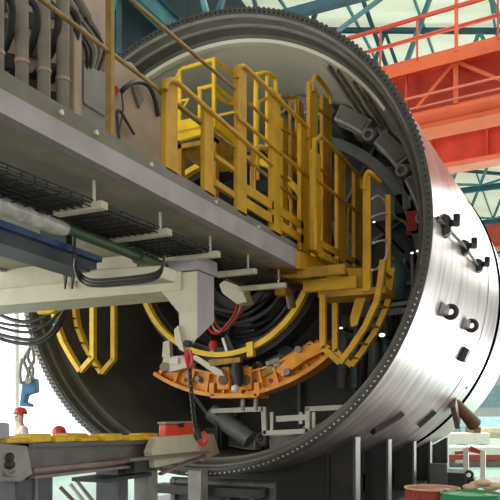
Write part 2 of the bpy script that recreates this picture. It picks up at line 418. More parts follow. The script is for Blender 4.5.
# lugs on the outer shell
def radial(p): return V((p.x, 0, p.z-CZ)).normalized()
p0 = on_shell(436, 218); p1 = on_shell(478, 268)
build('hydraulic_line', MB().tube([p0+radial(p0)*.02, lerp(p0, p1, .5)+radial(p0)*.06, p1+radial(p1)*.02], .022, 8), 'lug', sh, smooth=True)
for (x, y, hw) in ((444, 226, .15), (463, 248, .115), (477, 266, .115)):
    p = on_shell(x, y); r = radial(p); t = r.cross(V((0, 1, 0))).normalized()
    mb = MB().hex([p-t*hw-V((0, .11, 0)), p+t*hw-V((0, .11, 0)), p+t*hw+V((0, .11, 0)), p-t*hw+V((0, .11, 0)),
                   p-t*hw*.7-V((0, .07, 0))+r*.09, p+t*hw*.7-V((0, .07, 0))+r*.09, p+t*hw*.7+V((0, .07, 0))+r*.09, p-t*hw*.7+V((0, .07, 0))+r*.09])
    s = build('pipe_bracket', mb, 'lug', sh, bevel=.02)
    build('bracket_clamp', MB().tube([p+r*.1-V((0, .1, 0)), p+r*.16-V((0, .02, 0)), p+r*.16+t*.12], .045, 10), 'dark', s, smooth=True)
for (x, y) in ((443, 310), (465, 324)):
    p = on_shell(x, y); r = radial(p); t = r.cross(V((0, 1, 0))).normalized()
    s = tag(build('lifting_lug', MB().hex([p-t*.08-V((0, .22, 0)), p+t*.08-V((0, .22, 0)), p+t*.09+V((0, .04, 0)), p-t*.09+V((0, .04, 0)), p-t*.05-V((0, .16, 0))+r*.05, p+t*.05-V((0, .16, 0))+r*.05, p+t*.07+V((0, .03, 0))+r*.08, p-t*.07+V((0, .03, 0))+r*.08]), 'girder_grey', sh), 'steel lug ending in a black eye')
    e = MB().tube([p+V((0, .03, 0))+r*.10+(t*cos(q)+r*sin(q))*.078 for q in [2*pi*j/20 for j in range(20)]], .036, 10, close=True)
    build('lug_eye', e, 'lug', s, smooth=True)
p = on_shell(462, 354); r = radial(p); t = r.cross(V((0, 1, 0))).normalized()
build('stop_block', MB().hex([p-t*.13-V((0, .15, 0)), p+t*.13-V((0, .15, 0)), p+t*.13+V((0, .2, 0)), p-t*.13+V((0, .2, 0)),
                              p-t*.11-V((0, .13, 0))+r*.1, p+t*.11-V((0, .13, 0))+r*.1, p+t*.11+V((0, .18, 0))+r*.1, p-t*.11+V((0, .18, 0))+r*.1]), 'lug', sh, bevel=.015)
p = on_shell(468, 388); r = radial(p); t = r.cross(V((0, 1, 0))).normalized()
build('shell_stencil', MB().bar(p+r*.004-V((0, .25, 0)), p+r*.004-V((0, .05, 0)), .05, .004, up=r), 'lug', sh)
for (x0, y0, x1, y1) in ((372, 430, 400, 414), (418, 425, 434, 411)):
    p, q = on_shell(x0, y0), on_shell(x1, y1)
    build('saddle_strap', MB().bar(p+radial(p)*.03, q+radial(q)*.03, .13, .07, up=radial(p)), 'lug', sh)
p = on_shell(456, 402); r = radial(p)
bl = build('drive_lug', MB().tube([p-r*.05, P(474, 424, Y=p.y+.6)], [.08, .15], 12), 'brown', sh, smooth=True)
build('drive_lug_arm', MB().bar(p-V((0, .4, 0)), P(458, 424, Y=p.y+.4), .1, .22), 'beam_rust', bl)

# ------------------------------------------------------------------ things inside the shield
def onY(x, y, Y): return P(x, y, Y=Y)
# hydraulic cabinets and pipes on the right inside
YI = 3.0
c = onY(413, 222, YI)
t = thing('valve_box', 'small red valve box mounted inside the shield at right', 'box', c)
build('box_body', MB().box((c.x-.1, YI-.1, c.z-.24), (c.x+.12, YI+.15, c.z+.22)), 'drum_red', t, bevel=.02)
build('box_cover', MB().box((c.x-.07, YI-.13, c.z-.18), (c.x+.09, YI-.1, c.z+.15)), 'red', t)
build('mounting_bracket', MB().box((c.x-.04, YI+.1, c.z-.05), (c.x+.04, 4.15, c.z+.05)), 'dark', t)
c = onY(406, 205, YI)
t = thing('lamp_cluster', 'black lamp housing above the red valve box inside the shield', 'lamp', c)
build('housing', MB().box((c.x-.17, YI-.1, c.z-.16), (c.x-.02, YI+.2, c.z+.18)).box((c.x+.08, YI-.1, c.z-.14), (c.x+.24, YI+.2, c.z+.16)), 'dark', t, bevel=.02)
build('glass', MB().ball((c.x+.10, YI-.12, c.z+.08), (.05, .03, .06)), 'int_light', t, smooth=True)
build('arm', MB().box((c.x-.17, YI+.15, c.z-.04), (c.x+.24, YI+.2, c.z+.04)).box((c.x-.02, YI+.2, c.z-.03), (c.x+.04, 4.15, c.z+.03)), 'dark', t)
c = onY(380, 190, 3.5)
t = thing('control_panel', 'tall dull grey control panel inside the shield behind the yellow cage', 'panel', (c.x, 3.5, c.z))  # grey control panel standing off the bulkhead
build('panel_sheet', MB().box((c.x-.15, 3.5, c.z-.55), (c.x+.42, 3.6, c.z+.40)), 'int_grey', t, bevel=.02)
build('panel_strut', MB().bar((c.x+.05, 3.45, c.z-.25), (c.x+.55, 3.45, c.z-.75), .06, .05).bar((c.x+.25, 3.45, c.z-.05), (c.x+.65, 3.45, c.z-.5), .05, .05), 'int_light', t)
build('panel_back', MB().box((c.x, 3.6, c.z-.1), (c.x+.1, 4.15, c.z)), 'dark', t)
c = onY(393, 282, 2.6)
t = thing('oil_tank', 'dull teal rounded oil tank inside the shield at right', 'tank', c)
build('tank_body', MB().lathe([(0, -.3), (.17, -.3), (.21, -.24), (.21, .22), (.16, .31), (0, .34)], c, 24), 'int_teal', t, smooth=True)
build('tank_cap', MB().lathe([(.05, .3), (.05, .4), (0, .4)], c, 12), 'int_grey', t)
build('tank_bracket', MB().box((c.x-.04, c.y+.1, c.z-.25), (c.x+.04, 4.15, c.z-.15)), 'dark', t)
for i, (x, y0, y1) in enumerate(((404, 262, 306), (412, 258, 300), (419, 255, 296))):
    p, q = onY(x, y0, 2.8), onY(x, y1, 2.8)
    solo('riser_pipe', MB().tube(smoothpath([p+V((-.1, 1.3, 0)), p+V((0, .15, .03)), p+V((0, 0, -.04)), q+V((0, 0, .05)), q+V((-.12, .05, 0)), q+V((-.35, .1, 0))]), .028, 10), 'int_light',
         'thin pale vertical pipe beside the teal tank in the shield, %s' % ('leftmost of three', 'middle of three', 'rightmost of three')[i], 'pipe', 'pale riser pipes', smooth=True)
for i, (x0, x1, y) in enumerate(((378, 414, 307), (366, 412, 315))):
    p, q = onY(x0, y, 2.6), onY(x1, y-5, 2.6)
    solo('service_rail', MB().bar(p, q, .08, .10 if i else .06), 'int_grey' if i else 'int_light', ('pale upper', 'grey lower')[i]+' horizontal service rail across the right of the shield interior', 'rail')
for i in range(7):
    x = 345+i*10+random.uniform(-2, 2); y0 = 318+random.uniform(-4, 4); Yp = 3.2+random.uniform(-.2, .3)
    p = onY(x, y0, Yp); q = onY(x+random.uniform(-3, 3), 388, Yp)
    solo('jack_cylinder', MB().tube([p, lerp(p, q, .3), lerp(p, q, .31), q], [.07, .07, .1, .1], 12), ('int_grey', 'int_teal', 'dark')[i % 3],
         'dim upright hydraulic jack low in the shield, %s from left under the service rails' % ('first', 'second', 'third', 'fourth', 'fifth', 'sixth', 'seventh')[i], 'hydraulic jack', 'dim jacks low in the shield', smooth=True)
for i, (x, y, s) in enumerate(((382, 335, .05), (341, 328, .03), (412, 253, .025), (418, 251, .03), (374, 222, .022))):
    p = onY(x, y, 2.3 if i != 4 else 2.0)
    t = thing('work_light', ('round work light glowing low at the right inside the shield', 'small work light glowing between the yellow hanging frames', 'left of two small lights on top of the riser pipes',
              'right of two small lights on top of the riser pipes', 'tiny bright spot lamp behind the yellow ladder hoop')[i], 'lamp', p)
    build('lamp_glass', MB().ball(p, (s, s*.5, s*.6)), 'window_glow', t, smooth=True)
    build('lamp_body', MB().tube([p+V((0, s*.3, 0)), p+V((0, s*2, 0))], [s*1.1, s*.7], 12), 'dark', t, smooth=True)
    build('lamp_arm', MB().bar(p+V((0, s*1.6, 0)), V((p.x, 4.15, p.z)), .03, .03), 'dark', t)
# grey tube frame low in the shield
yf = 1.7
def fr(*pts): return [onY(x, y, yf) for x, y in pts]
t = thing('step_frame', 'stepped pale grey steel tube frame low in the shield under the orange erector', 'frame', onY(280, 425, yf))
for pts, wd in ((((212, 411), (264, 409)), .075), (((264, 407), (265, 434)), .075), (((264, 433), (309, 431)), .075), (((308, 433), (308, 407)), .075), (((306, 409), (351, 407)), .075),
                (((277, 419), (309, 417)), .09), (((272, 412), (272, 431)), .05), (((314, 412), (314, 430)), .05), (((301, 412), (301, 424)), .05)):
    q = fr(*pts)
    build('frame_tube', MB().bar(q[0], q[1], wd, wd), 'frame_grey', t)
for x in (215, 345):
    p = onY(x, 410, yf); zb = CZ-sqrt(3.0**2-p.x**2)
    build('frame_foot', MB().box((p.x-.03, yf+.05, zb), (p.x+.03, yf+.12, p.z)), 'dark', t)
# dark loose equipment low in the shield
c = onY(235, 428, 1.9)
t = thing('screw_conveyor_foot', 'dark slanting steel strut lying low in the shield behind the hanging chain', 'strut', c)
build('strut_tube', MB().tube([onY(212, 412, 1.9), onY(250, 440, 1.9)], .16, 14), 'int_grey', t, smooth=True)
build('strut_plate', MB().bar(onY(196, 392, 2.0), onY(225, 432, 2.0), .35, .06), 'bulk', t)
build('strut_base', MB().box((c.x-.5, 1.8, CZ-2.97), (c.x-.2, 2.05, c.z-.0)), 'dark', t)
# the erector
er = thing('segment_erector', 'segment erector with yellow rotating ring and curved orange gripper beam inside the shield', 'erector', (0, .9, 2.0))
build('rotating_ring', MB().rev([(1.42, .7), (1.495, .7), (1.495, .82), (1.42, .82)], 96, 0, 360, closed=True), 'yellow_bright', er, smooth=True)
build('ring_body', MB().rev([(1.34, .84), (1.58, .84), (1.58, 1.3), (1.34, 1.3)], 96, 0, 360, closed=True), 'dark', er, smooth=True)
rc = .037; rz = 4.53
def eb(r, a, y): return V((rc+r*cos(radians(a)), y, rz+r*sin(radians(a))))
def ea(x, y): p = onY(x, y, 1.0); return degrees(atan2(p.z-rz, p.x-rc))
aL, aLm, aRm, aR = ea(157, 376), ea(233, 399), ea(256, 396), ea(335, 352)
if aR < aL: pass
def arc(mb, r0, r1, y0, y1, a0, a1, n=24): return mb.rev([(r0, y0), (r1, y0), (r1, y1), (r0, y1)], n, a0, a1, closed=True, cx=rc, cz=rz)
gl = build('gripper_beam', arc(MB(), 2.22, 2.50, .98, 1.02, aL, aLm+6), 'orange', er)
build('beam_flange', arc(MB(), 2.50, 2.56, .86, 1.25, aL, aLm+6), 'orange', gl)
build('beam_flange', arc(MB(), 2.19, 2.22, .9, 1.2, aL+3, aLm+6), 'orange', gl)
gr = build('gripper_beam', arc(MB(), 2.22, 2.50, .98, 1.02, aRm-4, aR-2), 'orange', er)
build('beam_flange', arc(MB(), 2.50, 2.56, .86, 1.25, aRm-4, aR), 'orange', gr)
build('beam_flange', arc(MB(), 2.19, 2.22, .9, 1.2, aRm-4, aR-4), 'orange', gr)
for g_, r0, r1 in ((gl, aL+2, aLm+4), (gr, aRm-2, aR-4)):
    for k in range(6):
        a = r0+(r1-r0)*k/5
        build('web_rib', MB().bar(eb(2.22, a, .95), eb(2.5, a, .95), .035, .1, up=(0, 1, 0)), 'orange', g_)
    for k in range(5):
        a = r0+(r1-r0)*(k+.5)/5
        c = eb(2.36+.05*(k % 2), a, .985); build('pin_hole', MB().tube([c, c+V((0, -.012, 0))], .035, 12), 'brown', g_)
    for k in (0, 2, 4):
        a = r0+(r1-r0)*(k+.3)/5; c = eb(2.33, a, .97)
        build('pin_head', MB().tube([c, c+V((0, -.06, 0))], .042, 12), 'block_grey', g_, smooth=True)
# gripper shoe in the middle
q0, q1 = onY(210, 397, .85), onY(257, 396, .85)
ce = build('gripper_head', MB().box((q0.x, .85, q0.z-.02), (q1.x, 1.3, q0.z+.05)), 'orange', er, bevel=.01)
for x in (211, 256):
    p = onY(x, 392, .85); build('head_stop', MB().box((p.x-.03, .85, p.z-.06), (p.x+.05, 1.0, p.z+.14)), 'orange', ce)
for x in (224, 246):
    p = onY(x, 380, .9); build('head_bracket', MB().box((p.x-.12, .88, p.z-.15), (p.x+.1, .98, p.z+.2)), 'orange', ce, bevel=.02)
    build('bracket_eye', MB().tube([p+V((0, -.01, 0)), p+V((0, -.05, 0))], .075, 16), 'brown', ce)
p = onY(237, 372, .8)
build('gripper_clamp', MB().tube([p+V((0, 0, .2)), p, p+V((.02, 0, -.22))], [.06, .10, .05], 12), 'dark', er, smooth=True)
build('clamp_bolt', MB().ball(p+V((.02, -.1, -.25)), .06), 'white', er, smooth=True)
for x in (243, 256):
    p = onY(x, 404, 1.0); build('guide_pin', MB().tube([p+V((0, 0, .08)), p+V((0, 0, -.10))], .035, 10), 'block_grey', er, smooth=True)
# cream arms left and right
def poly(mb, pts, Y, dy): return mb.prism([onY(x, y, Y) for x, y in pts], (0, dy, 0))
la = build('lift_arm', poly(MB(), ((163, 357), (186, 355), (190, 367), (170, 372), (162, 366)), .75, .2), 'cream', er, bevel=.01)
build('arm_plate', poly(MB(), ((170, 358), (178, 358), (178, 364), (170, 364)), .72, .03), 'white', la)
build('lift_arm', poly(MB(), ((190, 357), (215, 374), (224, 376), (222, 371), (196, 355)), .78, .12), 'cream', er)
build('arm_pin', MB().tube([onY(164, 367, .7), onY(164, 367, 1.0)], .07, 12), 'pinkish', er, smooth=True)
build('hanger_plate', poly(MB(), ((163, 342), (169, 340), (170, 357), (162, 357)), .72, .1), 'cream', er)
ra = build('lift_arm', poly(MB(), ((275, 370), (299, 348), (322, 341), (332, 347), (306, 360), (282, 377)), .8, .25), 'orange', er, bevel=.01)
build('lift_arm', poly(MB(), ((265, 362), (279, 357), (280, 365), (268, 369)), .9, .15), 'int_light', er)
build('cross_link', MB().bar(onY(262, 375, .95), onY(298, 352, .95), .06, .09), 'yellow_dark', er)
for x, y in ((300, 350), (289, 372)):
    p = onY(x, y, .85); build('arm_pin', MB().tube([p+V((0, .05, 0)), p+V((0, -.1, 0))], .05, 14), 'block_grey', er, smooth=True)
build('erector_arm', poly(MB(), ((204, 357), (214, 357), (216, 380), (206, 378)), 1.05, .15), 'yellow_dark', er)
build('erector_arm', poly(MB(), ((266, 345), (276, 340), (300, 352), (290, 360)), 1.1, .15), 'dark', er)
build('yellow_strut', poly(MB(), ((208, 360), (240, 357), (240, 362), (210, 366)), .72, .1), 'yellow_dark', er)
build('ring_lug', poly(MB(), ((246, 343), (252, 341), (253, 356), (247, 357)), .66, .1), 'yellow_bright', er)
for k in range(14):
    x = 222+k*3.6+random.uniform(-1, 1); y = 364+random.uniform(-4, 6)
    p = onY(x, y, 1.25); build('hose_fitting', MB().ball(p, (.04, .05, .035), 8, 6), ('dark', 'int_light', 'rubber')[k % 3], er)
t = thing('beacon_lamp', 'small red beacon on a white base sitting above the yellow ring', 'lamp', onY(214, 350, 1.0))
p = onY(214, 346, .9)
build('lens', MB().lathe([(.085, 0), (.085, .1), (.05, .15), (0, .16)], p+V((0, 0, -.07)), 14), 'red', t, smooth=True)
build('base', MB().lathe([(.07, -.1), (.07, 0), (0, 0)], p+V((0, 0, -.07)), 14), 'white', t)
# hose loops
hl = thing('hose_reel', 'thick bundle of black hoses coiled in a round loop within the yellow ring', 'hoses', (0, 1.2, CZ))
for k in range(9):
    r = .72+.065*k; y = 1.25+.10*(k % 3)+.03*k
    pts = [V((-.06+r*cos(q)*.98, y+.05*sin(3*q+k), CZ-.02+r*sin(q))) for q in [radians(150+j*(300/40)) for j in range(41)]]
    build('hose', MB().tube(pts, .036, 8), ('rubber', 'dark', 'rubber', 'dark_blue_steel')[k % 4], hl, smooth=True)
build('hose_saddle', MB().rev([(.55, 1.35), (.7, 1.35), (.7, 1.9), (.55, 1.9)], 40, 0, 360, closed=True), 'dark', hl, smooth=True)
for q in (20, 140, 260): build('hose_spoke', MB().bar(cyl(.6, q, 1.6), cyl(1.4, q, 1.2), .1, .1), 'dark', hl)
sp = smoothpath([onY(240, 298, .9), onY(238, 312, .8), onY(228, 326, .8), onY(221, 333, .8), onY(213, 331, .85), onY(208, 318, 1.2)])
for k, m_ in enumerate(('red', 'pinkish', 'drum_red')):
    build('red_hose', MB().tube([q+V((.05*k-.04, .03*k, .03*k)) for q in sp], .02, 8), m_, hl, smooth=True)
t = thing('cable_box', 'tilted cream cable entry box hanging with red wires below the gantry', 'box', onY(232, 288, .6))
build('box_body', MB().prism([P(x, y, Y=.6) for x, y in ((219, 284), (226, 279), (242, 288), (247, 302), (237, 304), (222, 293))], (0, .25, 0)), 'cream', t, bevel=.01)
build('hanger', MB().bar(P(230, 284, Y=.7), P(230, 262, Y=.7), .05, .05), 'cream', t)
t = thing('camera_head', 'small black and white inspection camera head above the yellow ring', 'camera', onY(229, 345, .9))
p = onY(229, 345, .8)
build('body', MB().bar(p+V((-.05, 0, .12)), p+V((.06, 0, -.1)), .12, .12), 'dark', t)
build('trim_plate', MB().bar(p+V((-.07, -.07, .1)), p+V((.0, -.07, -.1)), .02, .04), 'white', t)
build('stalk', MB().bar(p+V((.03, .05, -.05)), p+V((.03, .1, -.25)), .04, .04), 'dark', t)

# ------------------------------------------------------------------ the cradle under the shield
crd = thing('shield_cradle', 'grey steel cradle of posts and beams carrying the shield', 'cradle', (0, 4, 0))
XP = 1.95
def sz(x, y): return CZ-sqrt(shell_r(y)**2-x*x)-.02
xs = (357, 389, 414, 430, 447)
for i, x in enumerate(xs):
    y = P(x+2, 440, X=XP).y
    top = CZ-sqrt(shell_r(y)**2-XP**2)-.01
    po = build('post', MB().hex([(XP-.42, y-.02, 0), (XP-.06, y-.02, 0), (XP-.06, y+.02, 0), (XP-.42, y+.02, 0), (XP-.42, y-.02, sz(XP-.42, y)), (XP-.06, y-.02, sz(XP-.06, y)), (XP-.06, y+.02, sz(XP-.06, y)), (XP-.42, y+.02, sz(XP-.42, y))]), 'post_dark', crd)
    build('post_flange', MB().box((XP-.06, y-.10, 0), (XP-.02, y+.14, sz(XP-.06, y))), 'post_light', po)  # right flange paler: its lit look is put into the grey
    build('post_flange', MB().box((XP-.46, y-.10, 0), (XP-.42, y+.14, sz(XP-.46, y))), 'post_dark', po)
    build('web_plate', MB().hex([(-.5, y+.03, 0), (XP-.5, y+.03, 0), (XP-.5, y+.06, 0), (-.5, y+.06, 0), (-.5, y+.03, sz(.5, y)), (XP-.5, y+.03, sz(XP-.5, y)), (XP-.5, y+.06, sz(XP-.5, y)), (-.5, y+.06, sz(.5, y))]), 'post_dark', crd)
    if i < 1: continue
    po2 = build('post', MB().box((-XP+.06, y-.02, 0), (-XP+.42, y+.02, top)), 'post_dark', crd)
    build('post_flange', MB().box((-XP+.02, y-.10, 0), (-XP+.06, y+.14, top)), 'post_dark', po2)
    zb = CZ-shell_r(y)-.03
    build('cross_beam', MB().box((-XP+.4, y-.1, zb-.32), (XP-.4, y+.1, zb)), 'post_dark', crd)
build('side_beam', MB().box((XP-.5, .2, .0), (XP+.06, 9.2, .22)), 'post_dark', crd)
build('side_beam', MB().box((-XP-.06, 3.5, .0), (-XP+.5, 9.2, .22)), 'post_dark', crd)
# front face frame with dark openings
ffy = .3
fp = build('front_panel', MB().box((-.6, ffy, .05), (1.05, ffy+.06, .8)), 'post_dark', crd)
for x in (-.55, -.1, .35, .72, 1.02): build('frame_bar', MB().box((x-.035, ffy-.05, .05), (x+.035, ffy, .78)), 'post_light', fp)
for z in (.1, .42, .74): build('frame_bar', MB().box((-.6, ffy-.04, z-.03), (1.05, ffy, z+.03)), 'post_light', fp)
build('front_beam', MB().box((-.7, -.05, .60), (.95, .25, .72)), 'post_dark', crd)

# ------------------------------------------------------------------ the gantry bridge
gb = thing('gantry_bridge', 'grey steel gantry bridge with plated underside running from upper left to the shield', 'gantry', (0, -6, 3.5))
XG = 1.7
def g(x, y): return P(x, y, X=XG)
def ext(p, q, Y): t = (Y-p.y)/(q.y-p.y); return V((XG, Y, p.z+(q.z-p.z)*t))
e1, e2 = (g(0, 68), g(300, 246)), (g(0, 88), g(298, 250)), 
e3 = (g(0, 112), g(298, 268))
YN, YE = -11.5, g(298, 256).y
def strip(t, name, a, b, th, m):
    n0, n1 = ext(*a, YN), ext(*a, YE); l0, l1 = ext(*b, YN), ext(*b, YE); dx = V((-th, 0, 0))
    return build(name, MB().hex([l0, l1, l1+dx, l0+dx, n0, n1, n1+dx, n0+dx]), m, t)
strip(gb, 'edge_channel', e2, e3, .08, 'girder_grey')
kp = strip(gb, 'kick_strip', e1, e2, .05, 'girder_shade')
for x in (60, 95, 150, 215, 258):
    p = lerp(P(x, 68+.597*x+10-.02*x, X=XG), P(x, 68+.597*x+10-.02*x, X=XG), 0); build('strip_bolt', MB().tube([p, p+V((.02, 0, 0))], .018, 8), 'bolt', kp)
zl0, zl1 = ext(*e3, YN).z, ext(*e3, YE).z
build('deck_plate', MB().hex([(-1.7, YN, zl0+.03), (XG-.02, YN, zl0+.03), (XG-.02, YE, zl1+.03), (-1.7, YE, zl1+.03), (-1.7, YN, zl0+.08), (XG-.02, YN, zl0+.08), (XG-.02, YE, zl1+.08), (-1.7, YE, zl1+.08)]), 'deck_under', gb)
build('edge_channel', MB().hex([(-1.7, YN, zl0), (-1.62, YN, zl0), (-1.62, YE, zl1), (-1.7, YE, zl1), (-1.7, YN, zl0+.25), (-1.62, YN, zl0+.25), (-1.62, YE, zl1+.25), (-1.7, YE, zl1+.25)]), 'girder_grey', gb)
lb = (P(0, 229, X=.75), P(80, 257, X=.75)), (P(0, 243, X=.75), P(80, 269, X=.75))
def ex2(a, X, Y): p, q = a; t = (Y-p.y)/(q.y-p.y); return V((X, Y, p.z+(q.z-p.z)*t))
u0, u1, l0, l1 = ex2(lb[0], .75, -8.5), ex2(lb[0], .75, -3.2), ex2(lb[1], .75, -8.5), ex2(lb[1], .75, -3.2)
build('inner_beam', MB().hex([l0, l1, l1-V((.3, 0, 0)), l0-V((.3, 0, 0)), u0, u1, u1-V((.3, 0, 0)), u0-V((.3, 0, 0))]), 'dark_blue_steel', gb)
build('inner_beam_flange', MB().hex([u0+V((.06, 0, 0)), u1+V((.06, 0, 0)), u1-V((.36, 0, 0)), u0-V((.36, 0, 0)), u0+V((.06, 0, .05)), u1+V((.06, 0, .05)), u1+V((-.36, 0, .05)), u0+V((-.36, 0, .05))]), 'blue_paint', gb)
for Y in (-6.5, -4.4, -3.4):
    z = ex2(lb[0], .75, Y).z
    build('beam_hanger', MB().box((.3, Y-.04, z), (.6, Y+.04, zl1+.05)), 'dark_blue_steel', gb)
# trapeze hangers under the deck
XT = 1.5
for (xa, ya, xr, yr, yrod) in ((56, 212, 105, 205, 0), (112, 241, 170, 232, 0), (158, 260, 219, 254, 0), (217, 277, 256, 271, 0), (240, 291, 286, 285, 0)):
    p = P(xr, yr, X=XT); q = P(xa, ya, Y=p.y)
    q.z = p.z
    hb = build('hanger_channel', MB().box((q.x, p.y-.04, p.z-.03), (p.x, p.y+.04, p.z+.03)), 'cream', gb, bevel=.008)
    build('hanger_rod', MB().tube([V((p.x-.1, p.y, p.z)), V((p.x-.1, p.y, 3.56))], .013, 8), 'white', hb)
# cream cross frame with the hoist bracket
YC = -2.2
pc0, pc1 = P(178, 275, Y=YC), P(197, 275, Y=YC)
pd = P(213, 275, X=pc1.x)
cb = build('cross_beam', MB().hex([V((-2.2, YC-.02, P(150, 293, Y=YC).z)), V((pc0.x+.05, YC-.02, P(150, 293, Y=YC).z)), V((pc0.x+.05, YC+.55, P(150, 293, Y=YC).z)), V((-2.2, YC+.55, P(150, 293, Y=YC).z)),
                                   V((-2.2, YC-.02, P(150, 274, Y=YC).z)), V((pc0.x+.05, YC-.02, P(150, 274, Y=YC).z)), V((pc0.x+.05, YC+.55, P(150, 274, Y=YC).z)), V((-2.2, YC+.55, P(150, 274, Y=YC).z))]), 'cream', gb, bevel=.01)
tp = P(150, 275, Y=YC).z
build('cross_panel', MB().hex([(-2.6, YC+.3, tp), (.3, YC+.3, tp), (.3, YC+.36, tp), (-2.6, YC+.36, tp), (-2.6, YC+.3, tp+.45), (.3, YC+.3, tp+.42), (.3, YC+.36, tp+.42), (-2.6, YC+.36, tp+.45)]), 'cream', gb)
bz = P(178, 258, Y=YC).z
build('bracket_cap', MB().box((pc0.x-.1, YC-.06, P(178, 272, Y=YC).z), (pc1.x+.03, pd.y+.05, bz+.01)), 'cream_violet', gb, bevel=.01)
zt = P(188, 272, Y=YC).z
def cy(x, y): return P(x, y, Y=YC)
A_ = [V((pc0.x, YC, zt)), V((pc1.x, YC, zt)), V((pc1.x, YC, cy(197, 338).z)), V((cy(188, 352).x, YC, cy(188, 352).z)), V((pc0.x+.02, YC, cy(182, 344).z))]
B_ = [V((pc0.x, pd.y, zt)), V((pc1.x, pd.y, zt)), V((pc1.x, pd.y, P(213, 322, X=pc1.x).z)), V((cy(188, 352).x, pd.y, P(213, 326, X=pc1.x).z)), V((pc0.x+.02, pd.y, P(213, 326, X=pc1.x).z))]
hb = MB(); hb.add(A_+B_, [(4, 3, 2, 1, 0), (5, 6, 7, 8, 9), (0, 1, 6, 5), (1, 2, 7, 6), (2, 3, 8, 7), (3, 4, 9, 8), (4, 0, 5, 9)])
build('hoist_bracket', hb, 'cream', gb)
build('bracket_side', MB().hex([A_[2]+V((.004, .0, 0)), B_[2]+V((.004, 0, 0)), B_[2]+V((.012, 0, 0)), A_[2]+V((.012, 0, 0)), A_[1]+V((.004, 0, 0)), B_[1]+V((.004, 0, 0)), B_[1]+V((.012, 0, 0)), A_[1]+V((.012, 0, 0))]), 'cream_violet', gb)
build('gusset', MB().prism([cy(160, 290), cy(179, 290), cy(179, 313)], (0, .06, 0)), 'cream', gb)
build('side_plate', MB().prism([cy(176, 330), cy(180, 326), cy(186, 352), cy(182, 350), cy(177, 343)], (0, -.04, 0)), 'cream', gb)
build('hook_pin', MB().tube([cy(190, 344)+V((0, -.08, 0)), cy(190, 344)], .035, 10), 'dark', gb)
for x in (66, 73):
    p, q = cy(x, 273), cy(x+3, 290); build('beam_stiffener', MB().prism([p+V((0, -.02, 0)), p+V((.05, -.02, 0)), q+V((0, -.05, 0))], (0, -.03, 0)), 'girder_shade', gb)
YD = -3.3
build('service_duct', MB().prism([P(x, y, Y=YD) for x, y in ((80, 270), (162, 265), (160, 278), (84, 284))], (0, .25, 0)), 'cream', gb, bevel=.015)
# portal legs that carry the gantry (outside and behind the cross frame)
for x in (-1.6, ):
    for y in (-10.8, -6.0): build('support_leg', MB().box((x-.12, y-.12, 0), (x+.12, y+.12, 3.5)), 'girder_grey', gb)
build('support_leg', MB().box((1.45, -11.2, 0), (1.65, -11.0, 3.5)), 'girder_grey', gb)
# olive guardrail along the near edge
gd = thing('guardrail', 'thin olive tube guardrail along the near edge of the gantry deck', 'railing', (XG, -5, 3.7))
XO = XG-.04
for k, (a, b) in enumerate((((42, 0), (240, 152)), ((131, 0), (236, 90)))):
    p, q = P(*a, X=XO), P(*b, X=XO); p2 = p+(p-q)*.8
    build('top_rail' if k else 'mid_rail', MB().tube([p2, q], .017, 10), 'olive', gd, smooth=True)
for x, y0 in ((110, -60), (-60, -250)):
    p, q = P(x, y0, X=XO), P(x, 68+.6*x+4, X=XO); build('post', MB().bar(p, q, .05, .04, up=(0, 1, 0)), 'olive', gd)
# cables, trays and pipes below the deck
ct = thing('cable_tray', 'black wire mesh cable tray hung under the gantry deck on cream channels', 'cable tray', (1.2, -3, 3.3))
def tz(Y): return 3.30+.028*(Y+3.7)
mm = MB(); x0t, x1t = .80, 1.40
for i in range(9):
    x = x0t+(x1t-x0t)*i/8; mm.bar((x, -8, tz(-8)), (x, .5, tz(.5)), .008, .008)
for i in range(70):
    y = -8+i*.122; z = tz(y); mm.bar((x0t, y, z), (x1t, y, z), .009, .009); mm.bar((x0t, y, z), (x0t, y, z+.055), .008, .008); mm.bar((x1t, y, z), (x1t, y, z+.055), .008, .008)
for x in (x0t, x1t):
    for h in (.028, .055): mm.bar((x, -8, tz(-8)+h), (x, .5, tz(.5)+h), .009, .009)
build('wire_mesh', mm, 'dark', ct)
for i in range(7):
    x = x0t+.06+i*.075
    pts = [V((x+.015*sin(j*1.3+i), -8+j*.85, tz(-8+j*.85)+.035)) for j in range(11)]
    solo('tray_cable', MB().tube(smoothpath(pts, 3), .026, 8), 'rubber', 'black cable lying lengthwise in the wire mesh cable tray under the gantry', 'cable', 'cables in the mesh tray', smooth=True)
pa, pb = P(30, 214, X=.88), P(140, 257, X=.88)
dn = (pb-pa)
t = thing('service_pipe', 'green service pipe under the gantry, its near end wrapped in clear plastic', 'pipe', pa)
pe = lerp(pa, pb, 1.35)
build('pipe', MB().tube([pa-dn*1.5, pe], .05, 14), 'green_pipe', t, smooth=True)
w0, w1 = pa-dn*1.4, P(65, 229, X=.88)
n = 26
build('plastic_wrap', MB().tube([lerp(w0, w1, i/n) for i in range(n+1)], [.075+.012*random.random() for _ in range(n)]+[.055], 16), 'wrap', t, smooth=True)
build('pipe_flange', MB().tube([lerp(pa, pb, .97), lerp(pa, pb, .985)], .075, 16), 'green_pipe', t, smooth=True)
build('pipe_hanger', MB().bar(lerp(pa, pb, .6), lerp(pa, pb, .6)+V((0, 0, .35)), .03, .03), 'dark', t)
build('pipe_hanger', MB().bar(lerp(pa, pb, -.8), lerp(pa, pb, -.8)+V((0, 0, .4)), .03, .03), 'dark', t)
